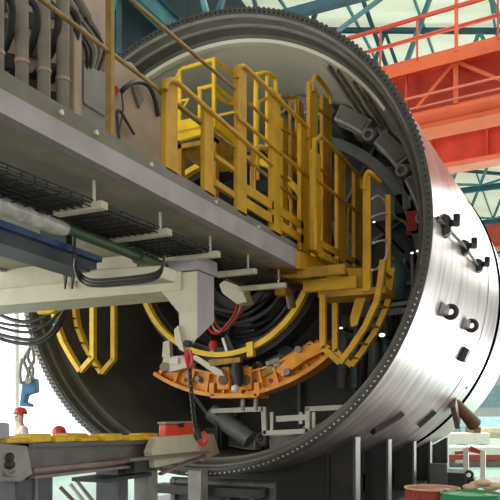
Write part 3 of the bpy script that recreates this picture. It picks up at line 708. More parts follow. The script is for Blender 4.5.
for k in range(3):
    off = V((.02*k, -.02*k, .022*k))
    pts = [P(x, y, X=.86) for x, y in ((74, 240), (74, 256), (75, 268))]+[P(x, y, Y=-3.40) for x, y in ((80, 280), (92, 286), (125, 284), (152, 280), (161, 273), (163, 262))]
    solo('looped_cable', MB().tube(smoothpath([p+off for p in pts], 5), .012, 8), 'rubber', 'black cable hanging in a U loop below the cream duct, %s' % ('front strand', 'middle strand', 'rear strand')[k], 'cable', 'looped cables at the duct', smooth=True)
# drooping power cables lower left
for k, ((x0, y0), (x1, y1), (x2, y2), (x3, y3)) in enumerate((((-25, 298), (0, 315), (25, 322), (62, 300)), ((-25, 318), (2, 328), (30, 332), (66, 302)), ((-25, 326), (5, 336), (34, 340), (60, 318)), ((-25, 310), (0, 323), (40, 326), (72, 303)), ((-25, 330), (12, 342), (40, 343), (66, 312)))):
    Yk = -1.55+.06*k
    pts = [P(x0, y0, Y=Yk), P(x1, y1, Y=Yk), P(x2, y2, Y=Yk), P((x2+x3)/2+3, (y2+y3)/2+4, Y=Yk), P(x3, y3, Y=Yk), P(x3+14, 296, Y=Yk)]
    solo('power_cable', MB().tube(smoothpath(pts, 6), (.02 if k % 2 else .026), 8), ('rubber', 'dark', 'rubber', 'rubber', 'dark')[k], 'dark power cable drooping at far left below the cream beam, %s of five' % ('highest', 'middle', 'fourth', 'second', 'lowest')[k], 'cable', 'drooping power cables', smooth=True)
bf = P(55, 310, Y=-1.7)
t = thing('yellow_fender', 'small yellow curved plate peeping under the cream beam at far left', 'plate', bf)
build('plate', MB().prism([P(x, y, Y=-1.7) for x, y in ((34, 310), (40, 306), (52, 306), (57, 309), (50, 313), (38, 314))], (0, .1, 0)), 'yellow_bright', t)
build('plate_hanger', MB().bar(P(46, 308, Y=-1.65), P(46, 285, Y=-1.65), .05, .05), 'dark', t)

# ------------------------------------------------------------------ machinery on the gantry deck, upper left
mz = 3.62
def up(x, y, X): return P(x, y, X=X)
XC = 1.25
lab = ('tall grey hydraulic cylinder at the left frame edge on the gantry', 'tall grey hydraulic cylinder, second from left on the gantry', 'tall grey hydraulic cylinder, third from left on the gantry', 'tall grey hydraulic cylinder beside the pale post on the gantry')
for i, (x, w, yb) in enumerate(((-3, 14, 66), (22, 13, 82), (44, 13, 92), (63, 13, 98))):
    p = up(x, yb, XC); r = w/2/F*(p-CAM).dot(FW); top = 5.9
    t = thing('hydraulic_cylinder', lab[i], 'cylinder', V((p.x, p.y, mz)), 'upright cylinders on the gantry')
    build('barrel', MB().tube([V((p.x, p.y, mz)), V((p.x, p.y, top))], r, 20), 'grey_pipe', t, smooth=True)
    zb = up(x, 55+i*9, XC).z
    build('band', MB().tube([V((p.x, p.y, zb)), V((p.x, p.y, zb+.025))], r*1.12, 20), 'pinkish', t, smooth=True)
    build('foot', MB().box((p.x-.1, p.y-.1, mz), (p.x+.1, p.y+.1, mz+.08)), 'grey_pipe', t)
    q = up(x+9, 20+i*4, XC)
    build('elbow_pipe', MB().tube(smoothpath([V((p.x, p.y, q.z+.15)), q+V((.03, .02, .1)), q+V((-.1, .1, -.1)), V((.8, q.y+.2, q.z-.25))]), r*.6, 12), 'dark', t, smooth=True)
t = thing('back_cabinet', 'dim pinkish machine cabinet with dark slots behind the grey cylinders', 'cabinet', (.6, -4.4, mz))
ya, yb_ = up(-20, 50, .9).y, up(78, 50, .9).y
build('cabinet_body', MB().box((.2, ya, mz), (.9, yb_-.1, 6.0)), 'pinkish', t)
for x, y in ((8, 28), (8, 62), (33, 22), (33, 50), (33, 82), (54, 38), (54, 72), (54, 100), (10, 5), (54, 12)):
    p = up(x, y, .9); build('slot', MB().hex([p+V((0, -.10, -.09)), p+V((.02, -.10, -.09)), p+V((.02, .12, -.02)), p+V((0, .12, -.02)), p+V((0, -.10, .03)), p+V((.02, -.10, .03)), p+V((.02, .12, .10)), p+V((0, .12, .10))]), 'dark', t)
p = up(73, 60, 1.2)
solo('pale_post', MB().box((1.1, p.y-.045, mz), (1.25, p.y+.045, up(73, 25, 1.2).z)), 'pinkish', 'pale pinkish square post right of the grey cylinders', 'post', bevel=.008)
ca, cb_ = up(80, 100, 1.1), up(98, 100, 1.1)
t = thing('junction_cabinet', 'small light grey box cabinet right of the pale post on the gantry', 'cabinet', V((1, ca.y, mz)))
build('cabinet_body', MB().box((.7, ca.y, mz), (1.1, cb_.y+.12, up(90, 62, 1.1).z)), 'block_grey', t, bevel=.01)
build('cabinet_door', MB().box((1.1, ca.y+.03, up(90, 108, 1.1).z), (1.115, cb_.y+.08, up(90, 66, 1.1).z)), 'block_grey', t, bevel=.005)
for k in range(5):
    a, b = up(78+k*3, 36-3*k, 1.15), up(86+k*3, 70, 1.1)
    solo('control_cable', MB().tube(smoothpath([a+V((-.1, 0, .1)), a, lerp(a, b, .5)+V((.04, .02*k, .02)), b, b+V((-.1, 0, -.15))]), .014, 8), ('dark', 'rubber', 'int_light', 'grey_pipe', 'rubber')[k],
         '%s control cable dropping into the light grey box cabinet' % ('first', 'second', 'third pale', 'fourth', 'fifth')[k], 'cable', 'cables above the junction cabinet', smooth=True)
for k, ((x0, y0), (x1, y1), w) in enumerate((((70, -12), (98, 36), .05), ((60, -10), (84, 26), .04))):
    solo('slanted_ram', MB().tube([up(x0, y0, 1.1), lerp(up(x0, y0, 1.1), up(x1, y1, 1.1), .6), lerp(up(x0, y0, 1.1), up(x1, y1, 1.1), .61), up(x1, y1, 1.1)], [w, w, w*.7, w*.7], 12), 'grey_pipe', ('longer', 'shorter')[k]+' slanted grey ram at the top left above the cabinet', 'ram', smooth=True)
t = thing('hopper', 'big pale beige sheet metal hopper with rounded back standing on the gantry', 'machine', (.6, -2.6, mz))
prof = [(106, 50), (118, 58), (132, 62), (148, 82), (156, 98), (161, 116), (164, 140), (166, 165), (160, 174), (106, 140), (82, 122), (82, 112), (104, 110)]
build('hopper_body', MB().prism([up(x, y, 1.05) for x, y in prof], (-1.3, 0, 0)), 'pinkish', t, bevel=.015)
build('upper_panel', MB().prism([up(x, y, .85) for x, y in ((74, -15), (108, -15), (108, 64), (98, 42), (86, 20))], (-.8, 0, 0)), 'pinkish', t)
build('hopper_flange', MB().prism([up(x, y, 1.08) for x, y in ((133, 86), (138, 83), (144, 100), (140, 108))], (-.05, 0, 0)), 'grey_pipe', t)
build('round_port', MB().tube([up(115, 90, 1.05), up(115, 90, 1.08)], .035, 14), 'red', t)
hose = [up(121, 92, 1.1), up(126, 87, 1.15), up(135, 82, 1.16), (up(146, 84, 1.14)), up(152, 92, 1.1), up(156, 104, 1.08), up(158, 116, 1.06)]
solo('black_hose', MB().tube(smoothpath(hose, 6), .022, 10), 'rubber', 'black rubber hose arching over the beige hopper', 'hose', smooth=True)
solo('hanging_cable', MB().tube(smoothpath([up(121, 90, 1.1), up(123, 108, 1.1), up(121, 122, 1.1), up(119, 134, 1.1), up(121, 146, 1.08)], 6), .008, 8), 'rubber', 'thin black cable hanging straight down the beige hopper', 'cord', smooth=True)
solo('black_strap', MB().tube(smoothpath([up(119, 138, 1.1), up(117, 115, 1.1), up(120, 111, 1.1), up(128, 124, 1.1), up(134, 134, 1.08)], 5), .014, 8), 'rubber', 'looped black strap with two ends low on the beige hopper', 'strap', smooth=True)
# blue motors behind the yellow posts
for k, (x0, x1, y, lb_) in enumerate(((180, 204, 176, 'navy blue motor between the first two wide yellow posts'), (212, 236, 158, 'navy blue motor between the second and third wide yellow posts'), (246, 262, 200, 'small navy motor low behind the yellow kick boards'))):
    p, q = up(x0, y, 1.1), up(x1, y, 1.1); r = .16 if k < 2 else .1; q = V((1.1, q.y, p.z)); zc = mz+r+.06
    t = thing('electric_motor', lb_, 'motor', V((1.1, p.y, mz)))
    p = V((1.1, p.y, zc)); q = V((1.1, q.y, zc))
    L = q.y-p.y; mb = MB()
    pr_ = []
    for j in range(13): pr_ += [p+V((0, L*j/13, 0)), p+V((0, L*(j+.5)/13, 0))]
    mb.tube(pr_, [r if j % 2 == 0 else r*.9 for j in range(26)], 20); build('finned_body', mb, 'blue_paint', t)
    build('terminal_box', MB().box((1.02, p.y+L*.3, zc+r*.8), (1.2, p.y+L*.65, zc+r*1.4)), 'blue_paint', t, bevel=.01)
    build('foot', MB().box((.95, p.y+L*.1, mz), (1.25, p.y+L*.9, zc-r*.8)), 'dark', t)

# ------------------------------------------------------------------ yellow rails and stairs
def ypost(t, name, x0, x1, yt, yb, X, m='yellow', th=.05):
    a, b = P(x0, yt, X=X), P(x1, yt, X=X); c_ = P((x0+x1)/2, yb, X=X)
    return build(name, MB().box((X-th, a.y, c_.z), (X, b.y, min(a.z, b.z)+.02)), m, t, bevel=.008)
def yrail(t, name, pts, X, r=.024, m='yellow', n=4):
    return build(name, MB().tube(smoothpath([P(x, y, X=X) for x, y in pts], n) if len(pts) > 2 else [P(x, y, X=X) for x, y in pts], r, 10), m, t, smooth=True)
gt = lambda x: 68+.597*x
yr = thing('yellow_guardrail', 'yellow guardrail of wide flat posts on the near gantry edge by the shield', 'railing', (XG, -2.2, 3.75))
for (x0, x1, yt) in ((166, 178, 80), (205, 214, 105), (238, 247, 66), (272, 281, 88), (301, 309, 124)):
    ypost(yr, 'post', x0, x1, yt, gt((x0+x1)/2)+2, XG)
yrail(yr, 'handrail', ((165, 90), (167, 83), (172, 80), (178, 83)), XG+.01)
yrail(yr, 'handrail', ((176, 81), (272, 165)), XG+.01, .022)
yrail(yr, 'handrail', ((237, 78), (238, 69), (243, 66), (248, 70)), XG+.01)
yrail(yr, 'handrail', ((246, 68), (304, 124)), XG+.01, .026)
yrail(yr, 'handrail', ((303, 123), (307, 128), (308, 138)), XG+.01, .026)
yrail(yr, 'mid_rail', ((236, 112), (240, 120), (246, 124), (308, 176)), XG+.01, .02)
yrail(yr, 'mid_rail', ((160, 92), (308, 208)), XG-.06, .018, 'olive')
yrail(yr, 'mid_rail', ((250, 104), (275, 128)), XG-.06, .018, 'yellow_dark')
for (x0, y0, x1, y1) in ((246, 189, 273, 206), (246, 203, 273, 220), (280, 211, 303, 226), (280, 225, 303, 240)):
    p, q = P(x0, y0, X=XG-.01), P(x1, y1, X=XG-.01)
    build('kick_board', MB().bar(p, q, .02, .10), 'yellow', yr)
ypost(yr, 'cross_plate', 216, 236, 155, 165, XG-.03); ypost(yr, 'cross_plate', 216, 236, 181, 192, XG-.03)
yrail(yr, 'hoop', ((253, 197), (253, 158), (256, 150), (261, 147), (268, 151), (271, 160), (271, 205)), XG-.08, .03, 'yellow')
# inner cage, a corner railing on the raised platform
XK = .35
yk = P(214, 59, X=XK).y
cg = thing('raised_cage', 'bright yellow raised work cage with a corner railing above the gantry', 'cage', P(200, 130, X=XK))
kc = P(214, 59, X=XK)
def ky(x, y): return P(x, y, Y=yk)
for a, b in (((182, 69), (214, 59)), ((198, 89), (214, 85)), ((169, 90), (182, 69))):
    build('rail', MB().tube([ky(*a), ky(*b)], .026, 10), 'yellow_bright', cg, smooth=True)
build('rail', MB().tube([kc, P(237, 77, X=XK)], .026, 10), 'yellow_bright', cg, smooth=True)
build('rail', MB().tube([P(214, 85, X=XK), P(237, 103, X=XK)], .024, 10), 'yellow_bright', cg, smooth=True)
build('rail', MB().tube(smoothpath([P(214, 88, X=XK), P(220, 97, X=XK), P(228, 103, X=XK), P(237, 104, X=XK)]), .024, 10), 'yellow_bright', cg, smooth=True)
for x, y0, y1 in ((214, 58, 128), (200, 90, 128), (180, 70, 140), (237, 78, 148)):
    p, q = (ky(x, y0), ky(x, y1)) if x < 236 else (P(x, y0, X=XK), P(x, y1, X=XK))
    build('post', MB().bar(p, q, .045, .045, up=(0, 1, 0)), 'yellow_bright', cg)
build('rail', MB().tube([ky(181, 101), ky(189, 99)], .016, 8), 'yellow_bright', cg); build('rail', MB().tube([ky(189, 99), ky(181, 111)], .016, 8), 'yellow_bright', cg)
build('rail', MB().tube([ky(216, 116), ky(234, 112)], .018, 8), 'yellow_bright', cg)
sq = [ky(179, 126), ky(203, 121), ky(207, 130), ky(181, 136)]
build('step_plate', MB().prism([p+V((0, -.15, 0)) for p in sq], (0, .06, 0)), 'yellow_bright', cg)
build('step_plate', MB().prism([ky(179, 136)+V((0, -.1, 0)), ky(205, 131)+V((0, -.1, 0)), ky(205, 137)+V((0, -.1, 0)), ky(182, 143)+V((0, -.1, 0))], (0, .06, 0)), 'yellow_bright', cg)
build('stair_side', MB().bar(P(216, 124, X=XK), P(238, 145, X=XK), .05, .14), 'yellow_bright', cg)
fz = ky(200, 142).z
build('floor_plate', MB().box((ky(176, 140).x, yk-.05, fz-.06), (XK+.05, yk+1.0, fz)), 'yellow_dark', cg)
for x, y in ((ky(180, 140).x, yk), (XK, yk), (XK, yk+.9)): build('leg', MB().box((x-.05, y-.05, 3.6), (x+.05, y+.05, fz)), 'yellow_dark', cg)
# far handrail hoops on the other edge of the stair platform
fh = thing('stair_hoops', 'tall yellow hooped handrails in the middle of the stair platform', 'railing', (1.0, .2, 3.75))
XH = 1.1
for pts, r_, m_ in ((((256, 150), (256, 82), (258, 75), (266, 73), (273, 77), (276, 86), (276, 155)), .03, 'yellow_bright'), (((267, 74), (267, 150)), .025, 'yellow_bright'),
                (((279, 190), (279, 104), (284, 97), (291, 98), (296, 106), (297, 200)), .026, 'yellow'), (((290, 98), (290, 200)), .022, 'yellow'),
                (((258, 180), (258, 110), (262, 101), (270, 98), (274, 104)), .022, 'yellow')):
    yrail(fh, 'hoop', pts, XH, r_, m_)
for x0, x1, yt in ((299, 304, 100), (283, 288, 118), (292, 297, 130)): ypost(fh, 'post', x0, x1, yt, 235, XH, th=.05)
for pts in (((279, 128), (297, 138)), ((279, 150), (297, 160)), ((279, 175), (297, 185))): yrail(fh, 'rung', pts, XH, .016)
build('base_beam', MB().box((XH-.1, P(254, 200, X=XH).y, 3.62), (XH+.05, P(310, 200, X=XH).y, 3.8)), 'yellow_dark', fh)
# tall end frame
ef = thing('end_gate', 'tall narrow yellow gate frame at the end of the gantry deck', 'gate', (1.7, 0, 3.6))
XE = 1.72
ypost(ef, 'post', 310, 318, 82, 252, XE); ypost(ef, 'post', 323, 332, 95, 262, XE-.1)
yrail(ef, 'gate_rail', ((312, 92), (313, 80), (316, 76), (320, 80), (329, 93), (331, 104)), XE, .028)
yrail(ef, 'gate_rail', ((318, 108), (330, 120)), XE, .02, 'yellow_dark'); yrail(ef, 'gate_rail', ((316, 165), (330, 178)), XE-.05, .02)
# front hoop panel
X1 = 1.92
st = thing('stair_platform', 'yellow end platform of the gantry with hooped side panels and slotted kick plates', 'platform', (1.8, .5, 3.7))
ypost(st, 'panel_post', 314, 321, 150, 252, X1); ypost(st, 'panel_post', 338, 346, 152, 262, X1); ypost(st, 'panel_post', 355, 362, 170, 272, X1)
yrail(st, 'panel_rail', ((315, 250), (314, 150), (316, 141), (320, 137), (325, 140), (356, 172), (360, 178), (361, 188)), X1+.01, .026)
yrail(st, 'panel_rail', ((314, 170), (316, 178), (321, 183), (360, 214)), X1+.01, .02)
yrail(st, 'hoop', ((347, 250), (348, 212), (351, 205), (355, 206), (357, 214), (357, 250)), X1-.15, .018)
for (x0, y0, x1, y1, w_) in ((319, 243, 338, 253, .085), (319, 253, 338, 263, .085), (344, 255, 360, 264, .075), (344, 264, 360, 273, .075)):
    p, q = P(x0, y0, X=X1-.01), P(x1, y1, X=X1-.01); build('kick_plate', MB().bar(p, q, .02, w_), 'yellow', st)
# platform body
pa = P(298, 270, X=1.66); pbm = P(352, 274, X=X1-.02)
zpl = 3.62
build('floor_plate', MB().hex([(.9, YE, zpl-.1), (1.72, YE, zpl-.1), (X1+.02, 1.2, zpl-.02), (.9, 1.2, zpl-.02), (.9, YE, zpl), (1.72, YE, zpl), (X1+.02, 1.2, zpl+.1), (.9, 1.2, zpl+.1)]), 'yellow_dark', st)
build('side_skirt', MB().prism([P(300, 251, X=1.75), P(318, 258, X=1.8), P(360, 272, X=X1), P(362, 281, X=X1), P(345, 277, X=1.86), P(300, 268, X=1.75)], (-.06, 0, 0)), 'yellow', st)
yb0 = .0
z0_ = P(303, 292, Y=yb0).z; z1_ = P(303, 280, Y=yb0).z
build('box_beam', MB().box((P(303, 285, Y=yb0).x, yb0, z0_), (P(356, 285, Y=yb0).x, yb0+.12, z1_)), 'yellow', st, bevel=.01)
build('box_beam', MB().box((P(298, 272, Y=YE+.15).x, YE+.12, P(298, 275, Y=YE+.15).z-.04), (P(345, 275, Y=YE+.15).x, YE+.2, zpl-.1)), 'yellow_dark', st)
build('drop_leg', MB().box((1.15, .05, z0_), (1.3, .2, zpl-.05)), 'yellow_dark', st); build('drop_leg', MB().box((1.86, .05, z0_), (2.0, .2, zpl-.05)), 'yellow', st)
p = P(284, 282, Y=yb0); build('cross_strip', MB().box((p.x-.15, yb0, p.z+.05), (p.x+.45, yb0+.1, p.z+.15)), 'yellow_bright', st)
build('under_pipe', MB().tube([P(288, 285, Y=.2), P(292, 308, Y=.3)], .06, 12), 'brown', st, smooth=True)

# ladders curving down each side
def ladder(sgn, label):
    Y0, Y1 = .05, .57
    t = thing('curved_ladder', label, 'ladder', (sgn*2.05, .3, 2.4))
    def LP(x, z, Y): return V((sgn*x, Y, z))
    path = [(2.60, 3.62), (2.56, 3.30), (2.52, 3.12), (2.38, 2.82), (2.20, 2.56), (2.05, 2.37)]
    for Y in (Y0, Y1):
        mb = MB()
        for i in range(len(path)-1): mb.bar(LP(*path[i], Y), LP(*path[i+1], Y), .05, .09, up=(0, 1, 0)) if False else mb.bar(LP(*path[i], Y), LP(*path[i+1], Y), .07, .10, up=(0, 1, 0))
        build('stringer', mb, 'yellow_bright' if sgn < 0 else 'yellow', t)
        mb = MB(); mb.bar(LP(2.05, 2.37, Y), LP(1.82, 2.58, Y), .075, .08, up=(0, 1, 0)); mb.bar(LP(1.82, 2.56, Y), LP(1.82, 3.25 if sgn > 0 else 3.6, Y), .075, .08, up=(0, 1, 0))
        build('inner_rail', mb, 'yellow_bright' if sgn < 0 else 'yellow', t)
    for k in range(6):
        f = .08+k*.165
        i = min(int(f*5), 4); u = f*5-i
        x = path[i][0]*(1-u)+path[i+1][0]*u; z = path[i][1]*(1-u)+path[i+1][1]*u
        build('tread', MB().bar(LP(x, z, Y0), LP(x, z, Y1), .05, .02), 'yellow_dark' if sgn > 0 else 'brown', t)
    if sgn > 0: build('top_bracket', MB().box((sgn*1.75, Y0, 3.22), (sgn*2.62, Y1, 3.3)), 'yellow_dark', t)
    if sgn < 0:
        build('side_beam', MB().box((-2.6, .25, 3.55), (-1.4, .35, 3.65)), 'yellow_dark', t)
    return t
lr = ladder(1, 'right yellow curved ladder hanging from the stair platform, ending in pointed frames')
ll = ladder(-1, 'left yellow curved ladder hanging below the cream beam, ending in pointed frames')
# guard hoop over the right ladder
lh = lr
pl, pq = P(367, 176, Y=.05), P(388, 195, Y=.57)
zb_ = 3.55
build('guard_post', MB().box((pl.x-.05, .02, zb_-.3), (pl.x+.05, .08, pl.z)), 'yellow', lh, bevel=.01)
build('guard_post', MB().box((pq.x-.03, .54, zb_-.3), (pq.x+.04, .60, pq.z)), 'yellow', lh, bevel=.01)
build('guard_hoop', MB().tube(smoothpath([P(364, 190, Y=.02), P(365, 178, Y=.02), P(368, 172, Y=.02), P(373, 175, Y=.05), P(380, 182, Y=.2)]), .03, 10), 'yellow', lh, smooth=True)
for (a, b, c_) in (((372, 199), (378, 196), (386, 202)), ((372, 217), (380, 214), (388, 213)), ((373, 243), (380, 241), (388, 240))):
    build('guard_rung', MB().tube(smoothpath([P(*a, Y=.05), P(*b, Y=.3), P(*c_, Y=.57)]), .014, 8), 'frame_grey', lh, smooth=True)
build('guard_rung', MB().tube(smoothpath([P(387, 240, Y=.57), P(386, 256, Y=.5), P(378, 268, Y=.3), P(372, 270, Y=.05)]), .014, 8), 'frame_grey', lh, smooth=True)
build('guard_gusset', MB().prism([P(x, y, Y=.3) for x, y in ((346, 268), (372, 268), (372, 292), (366, 296), (357, 325), (351, 327), (350, 318), (356, 296))], (0, .04, 0)), 'yellow', lh)

# ------------------------------------------------------------------ hoist chain and hook
t = thing('chain_hoist', 'black hanging hoist chain with red hook blocks below the cream bracket', 'hoist', cy(189, 352))
pts = [(189, 356), (190, 375), (192, 400), (195, 425), (199, 440)]
pp = smoothpath([P(x, y, Y=YC+.05) for x, y in pts], 8); lk = MB()
for i in range(len(pp)-1):
    a, b = pp[i], pp[i+1]; L = (b-a).length; n = max(1, int(L/.035))
    for j in range(n):
        m0 = lerp(a, b, j/n); m1 = lerp(a, b, (j+1.3)/n); ax = (m1-m0).normalized(); s_ = V((1, 0, 0)) if (i*5+j) % 2 else V((0, 1, 0))
        lk.tube([m0+s_*.016, m1+s_*.016, m1-s_*.016, m0-s_*.016], .010, 6, close=True)
build('chain', lk, 'chain', t)
build('chain_bundle', MB().tube([pp[-8], pp[-4], pp[-1]], [.03, .045, .035], 8), 'chain', t, smooth=True)
hk = build('hook_block', MB().tube([P(190, 350, Y=YC), P(187, 357, Y=YC), P(188, 366, Y=YC)], [.025, .05, .02], 10), 'red', t, smooth=True)
build('hook', MB().tube(smoothpath([P(190, 350, Y=YC-.03), P(192, 358, Y=YC-.03), P(191, 366, Y=YC-.03), P(187, 367, Y=YC-.03)]), .013, 8), 'red', hk, smooth=True)
build('lower_hook', MB().tube(smoothpath([P(203, 432, Y=YC), P(206, 436, Y=YC), P(206, 442, Y=YC), P(202, 444, Y=YC), P(198, 441, Y=YC)]), .022, 8), 'red', t, smooth=True)

# ------------------------------------------------------------------ the segment feeder bench, lower left
XB = .2
fb = thing('segment_feeder', 'long dark steel feeder beam on legs at lower left leading into the shield', 'feeder', (XB, -3, 0))
a0, a1 = P(33, 444, X=XB), P(165, 441, X=XB)
b0, b1 = P(33, 479, X=XB), P(165, 464, X=XB)
zt0 = (a0.z+a1.z)/2
def fstrip(name, za0, za1, zb0, zb1, x0, x1, m):
    return build(name, MB().hex([(x0, a0.y, zb0), (x0, a1.y, zb1), (x1, a1.y, zb1), (x1, a0.y, zb0), (x0, a0.y, za0), (x0, a1.y, za1), (x1, a1.y, za1), (x1, a0.y, za0)]), m, fb)
fstrip('beam_web', a0.z, a1.z, b0.z, b1.z, XB-.3, XB-.05, 'beam_steel')
fstrip('top_flange', a0.z+.01, a1.z+.01, a0.z-.03, a1.z-.03, XB-.5, XB, 'beam_steel')
fstrip('lower_rail', b0.z+.10, b1.z+.10, b0.z+.06, b1.z+.06, XB-.05, XB+.02, 'beam_rust')
fstrip('bottom_flange', b0.z+.03, b1.z+.03, b0.z, b1.z, XB-.4, XB+.02, 'beam_rust')
for x0, x1 in ((16, 53),): 
    p, q = P(x0, 485, X=XB-.1), P(x1, 485, X=XB-.1); build('leg', MB().box((XB-.4, p.y, 0), (XB-.1, q.y, b0.z)), 'dark_blue_steel', fb, bevel=.01)
    build('leg_seam', MB().box((XB-.1, (p.y+q.y)/2-.01, 0), (XB-.08, (p.y+q.y)/2+.01, b0.z)), 'block_grey', fb)
p, q = P(118, 485, X=XB-.1), P(128, 485, X=XB-.1); build('leg', MB().box((XB-.4, p.y, 0), (XB-.1, q.y, b1.z)), 'dark_blue_steel', fb)
p, q = P(102, 478, X=XB), P(148, 474, X=XB); build('foot_plate', MB().box((XB-.4, p.y, q.z-.02), (XB+.05, q.y, q.z+.02)), 'dark', fb)
p, q = P(130, 460, X=XB+.02), P(152, 470, X=XB+.02); build('side_bracket', MB().box((XB-.05, p.y, q.z), (XB+.08, q.y, p.z)), 'dark', fb)
# yellow pads
k = 0
for i in range(13):
    x = 12+i*12.2; p = P(x, 437-.2*(i % 3), X=XB-.05-.22*(i % 2)); ln = .36+.14*random.random(); hgt = .022+.018*(i % 3)
    zt = a0.z+(a1.z-a0.z)*min(1, max(-.1, (p.y-a0.y)/(a1.y-a0.y)))+.012
    solo('yellow_pad', MB().box((p.x-.16, p.y-ln*.3, zt), (p.x+.05, p.y+ln*.4, zt+hgt+.02)), 'yellow_bright',
         ('yellow support pad lying on the feeder beam, %s from the left') % ('first', 'second', 'third', 'fourth', 'fifth', 'sixth', 'seventh', 'eighth', 'ninth', 'tenth', 'eleventh', 'twelfth', 'thirteenth')[i], 'pad', 'yellow pads on the feeder', bevel=.012)
eb_ = thing('end_block', 'grey cast end block with a dark hook at the left end of the feeder', 'block', P(0, 480, X=XB+.05))
o_ = [P(x, y, X=XB+.08) for x, y in ((-20, 440), (28, 446), (33, 474), (22, 482), (-20, 482))]
build('block_body', MB().prism(o_, (-.5, 0, 0)), 'block_grey', eb_, bevel=.015)
p = P(9, 460, X=XB+.08)
build('hook_eye', MB().ball(p+V((.01, 0, .02)), (.02, .05, .045)).ball(p+V((.01, 0, -.04)), (.025, .06, .04)), 'dark', eb_, smooth=True)
build('hook_ring', MB().tube([p+V((.02, .06*cos(q_), -.09+.04*sin(q_))) for q_ in [pi+pi*j/10 for j in range(11)]], .012, 8), 'int_light', eb_, smooth=True)
solo('pink_block', MB().prism([P(x, y, X=XB-.02) for x, y in ((-20, 421), (10, 423), (10, 439), (-20, 441))], (-.3, 0, 0)), 'cream_violet', 'pale pink square block sitting on the feeder at the left frame edge', 'block', bevel=.015)
tr = thing('feeder_trolley', 'pale cream feeder trolley box at the shield end of the feeder beam', 'trolley', P(185, 460, X=.35))
XTt = .35
build('trolley_body', MB().prism([P(x, y, X=XTt) for x, y in ((158, 437), (194, 434), (202, 455), (182, 462), (155, 468), (152, 452))], (-.12, 0, 0)), 'cream', tr, bevel=.01)
build('trolley_plate', MB().prism([P(x, y, X=XTt+.02) for x, y in ((200, 433), (214, 434), (220, 453), (204, 461))], (-.1, 0, 0)), 'pinkish', tr, bevel=.01)
build('trolley_rail', MB().bar(P(128, 460, X=XTt+.06), P(208, 452, X=XTt+.06), .06, .035), 'girder_shade', tr)
build('trolley_rail', MB().bar(P(160, 474, X=XTt+.06), P(205, 456, X=XTt+.06), .05, .03), 'beam_rust', tr)
for x in (146, 198): 
    p = P(x, 470, X=.1); build('trolley_leg', MB().box((.0, p.y-.1, 0), (.2, p.y+.1, p.z)), 'block_grey', tr)
rb = thing('red_toolbox', 'red box with a grey lid sitting on the cream feeder trolley', 'box', P(180, 435, X=.33))
c0, c1 = P(166, 435, X=.33), P(194, 433, X=.33)
zz = P(180, 436, X=.33).z
build('box_body', MB().box((.23, c0.y, zz), (.33, c1.y, zz+.15)), 'red_box', rb, bevel=.012)
build('box_lid', MB().box((.22, c0.y-.02, zz+.15), (.35, c1.y+.02, zz+.18)), 'int_light', rb, bevel=.01)
build('box_latch', MB().box((.33, (c0.y+c1.y)/2-.05, zz+.11), (.35, (c0.y+c1.y)/2+.05, zz+.16)), 'dark', rb)
t = thing('floor_hoses', 'pale coiled hoses and rods lying on the floor below the feeder', 'hoses', P(75, 490, Z=.05))
for k, ((x0, y0), (x1, y1)) in enumerate((((70, 484), (92, 512)), ((76, 480), (96, 505)), ((60, 487), (84, 512)))):
    p, q = P(x0, y0, X=-2.2), P(x1, y1, X=-1.9)
    build('rod', MB().tube([p, q, V((q.x+.2, q.y, 0.03))], .03, 8), ('white', 'int_light', 'beam_rust')[k], t, smooth=True)
t = thing('yellow_stand', 'bent yellow tube stand under the left end of the feeder', 'stand', P(8, 495, X=-.6))
build('tube', MB().tube(smoothpath([V((-.6, P(2, 490, X=-.6).y, 0)), P(2, 500, X=-.6), P(5, 487, X=-.6), P(10, 484, X=-.6), P(13, 492, X=-.6), V((-.6, P(13, 490, X=-.6).y, 0))]), .035, 10), 'yellow_bright', t, smooth=True)
build('foot', MB().box((-.75, P(2, 490, X=-.6).y-.05, 0), (-.45, P(13, 490, X=-.6).y+.05, .03)), 'yellow', t)

# ------------------------------------------------------------------ blue lifting clamp at the left
Dk = 12.5
def kd(x, y): return P(x, y, D=Dk)
t = thing('lifting_clamp', 'bright blue lifting clamp hanging from twisted grey slings at far left', 'clamp', kd(28, 385))
build('clamp_body', MB().prism([kd(x, y) for x, y in ((22, 381), (35, 378), (36, 392), (26, 395), (24, 402), (30, 404), (30, 407), (19, 406))], FW*.25), 'blue_bright', t, bevel=.02)
build('clamp_pin', MB().tube([kd(29, 381)-FW*.05, kd(29, 381)+FW*.3], .06, 10), 'int_light', t, smooth=True)
for k, pts in enumerate((((31, 346), (24, 360), (28, 372), (26, 382)), ((32, 346), (34, 360), (29, 370), (34, 380)), ((30, 347), (28, 358), (33, 370), (30, 382)), ((22, 358), (20, 372), (21, 384)))):
    build('sling', MB().tube(smoothpath([kd(*q) for q in pts], 6), .032, 8), ('int_grey', 'grey_pipe', 'int_grey', 'block_grey')[k], t, smooth=True)
tp_ = kd(31, 346)
build('wire_rope', MB().tube([tp_, V((tp_.x, tp_.y, 13))], .02, 8), 'dark', t, smooth=True)

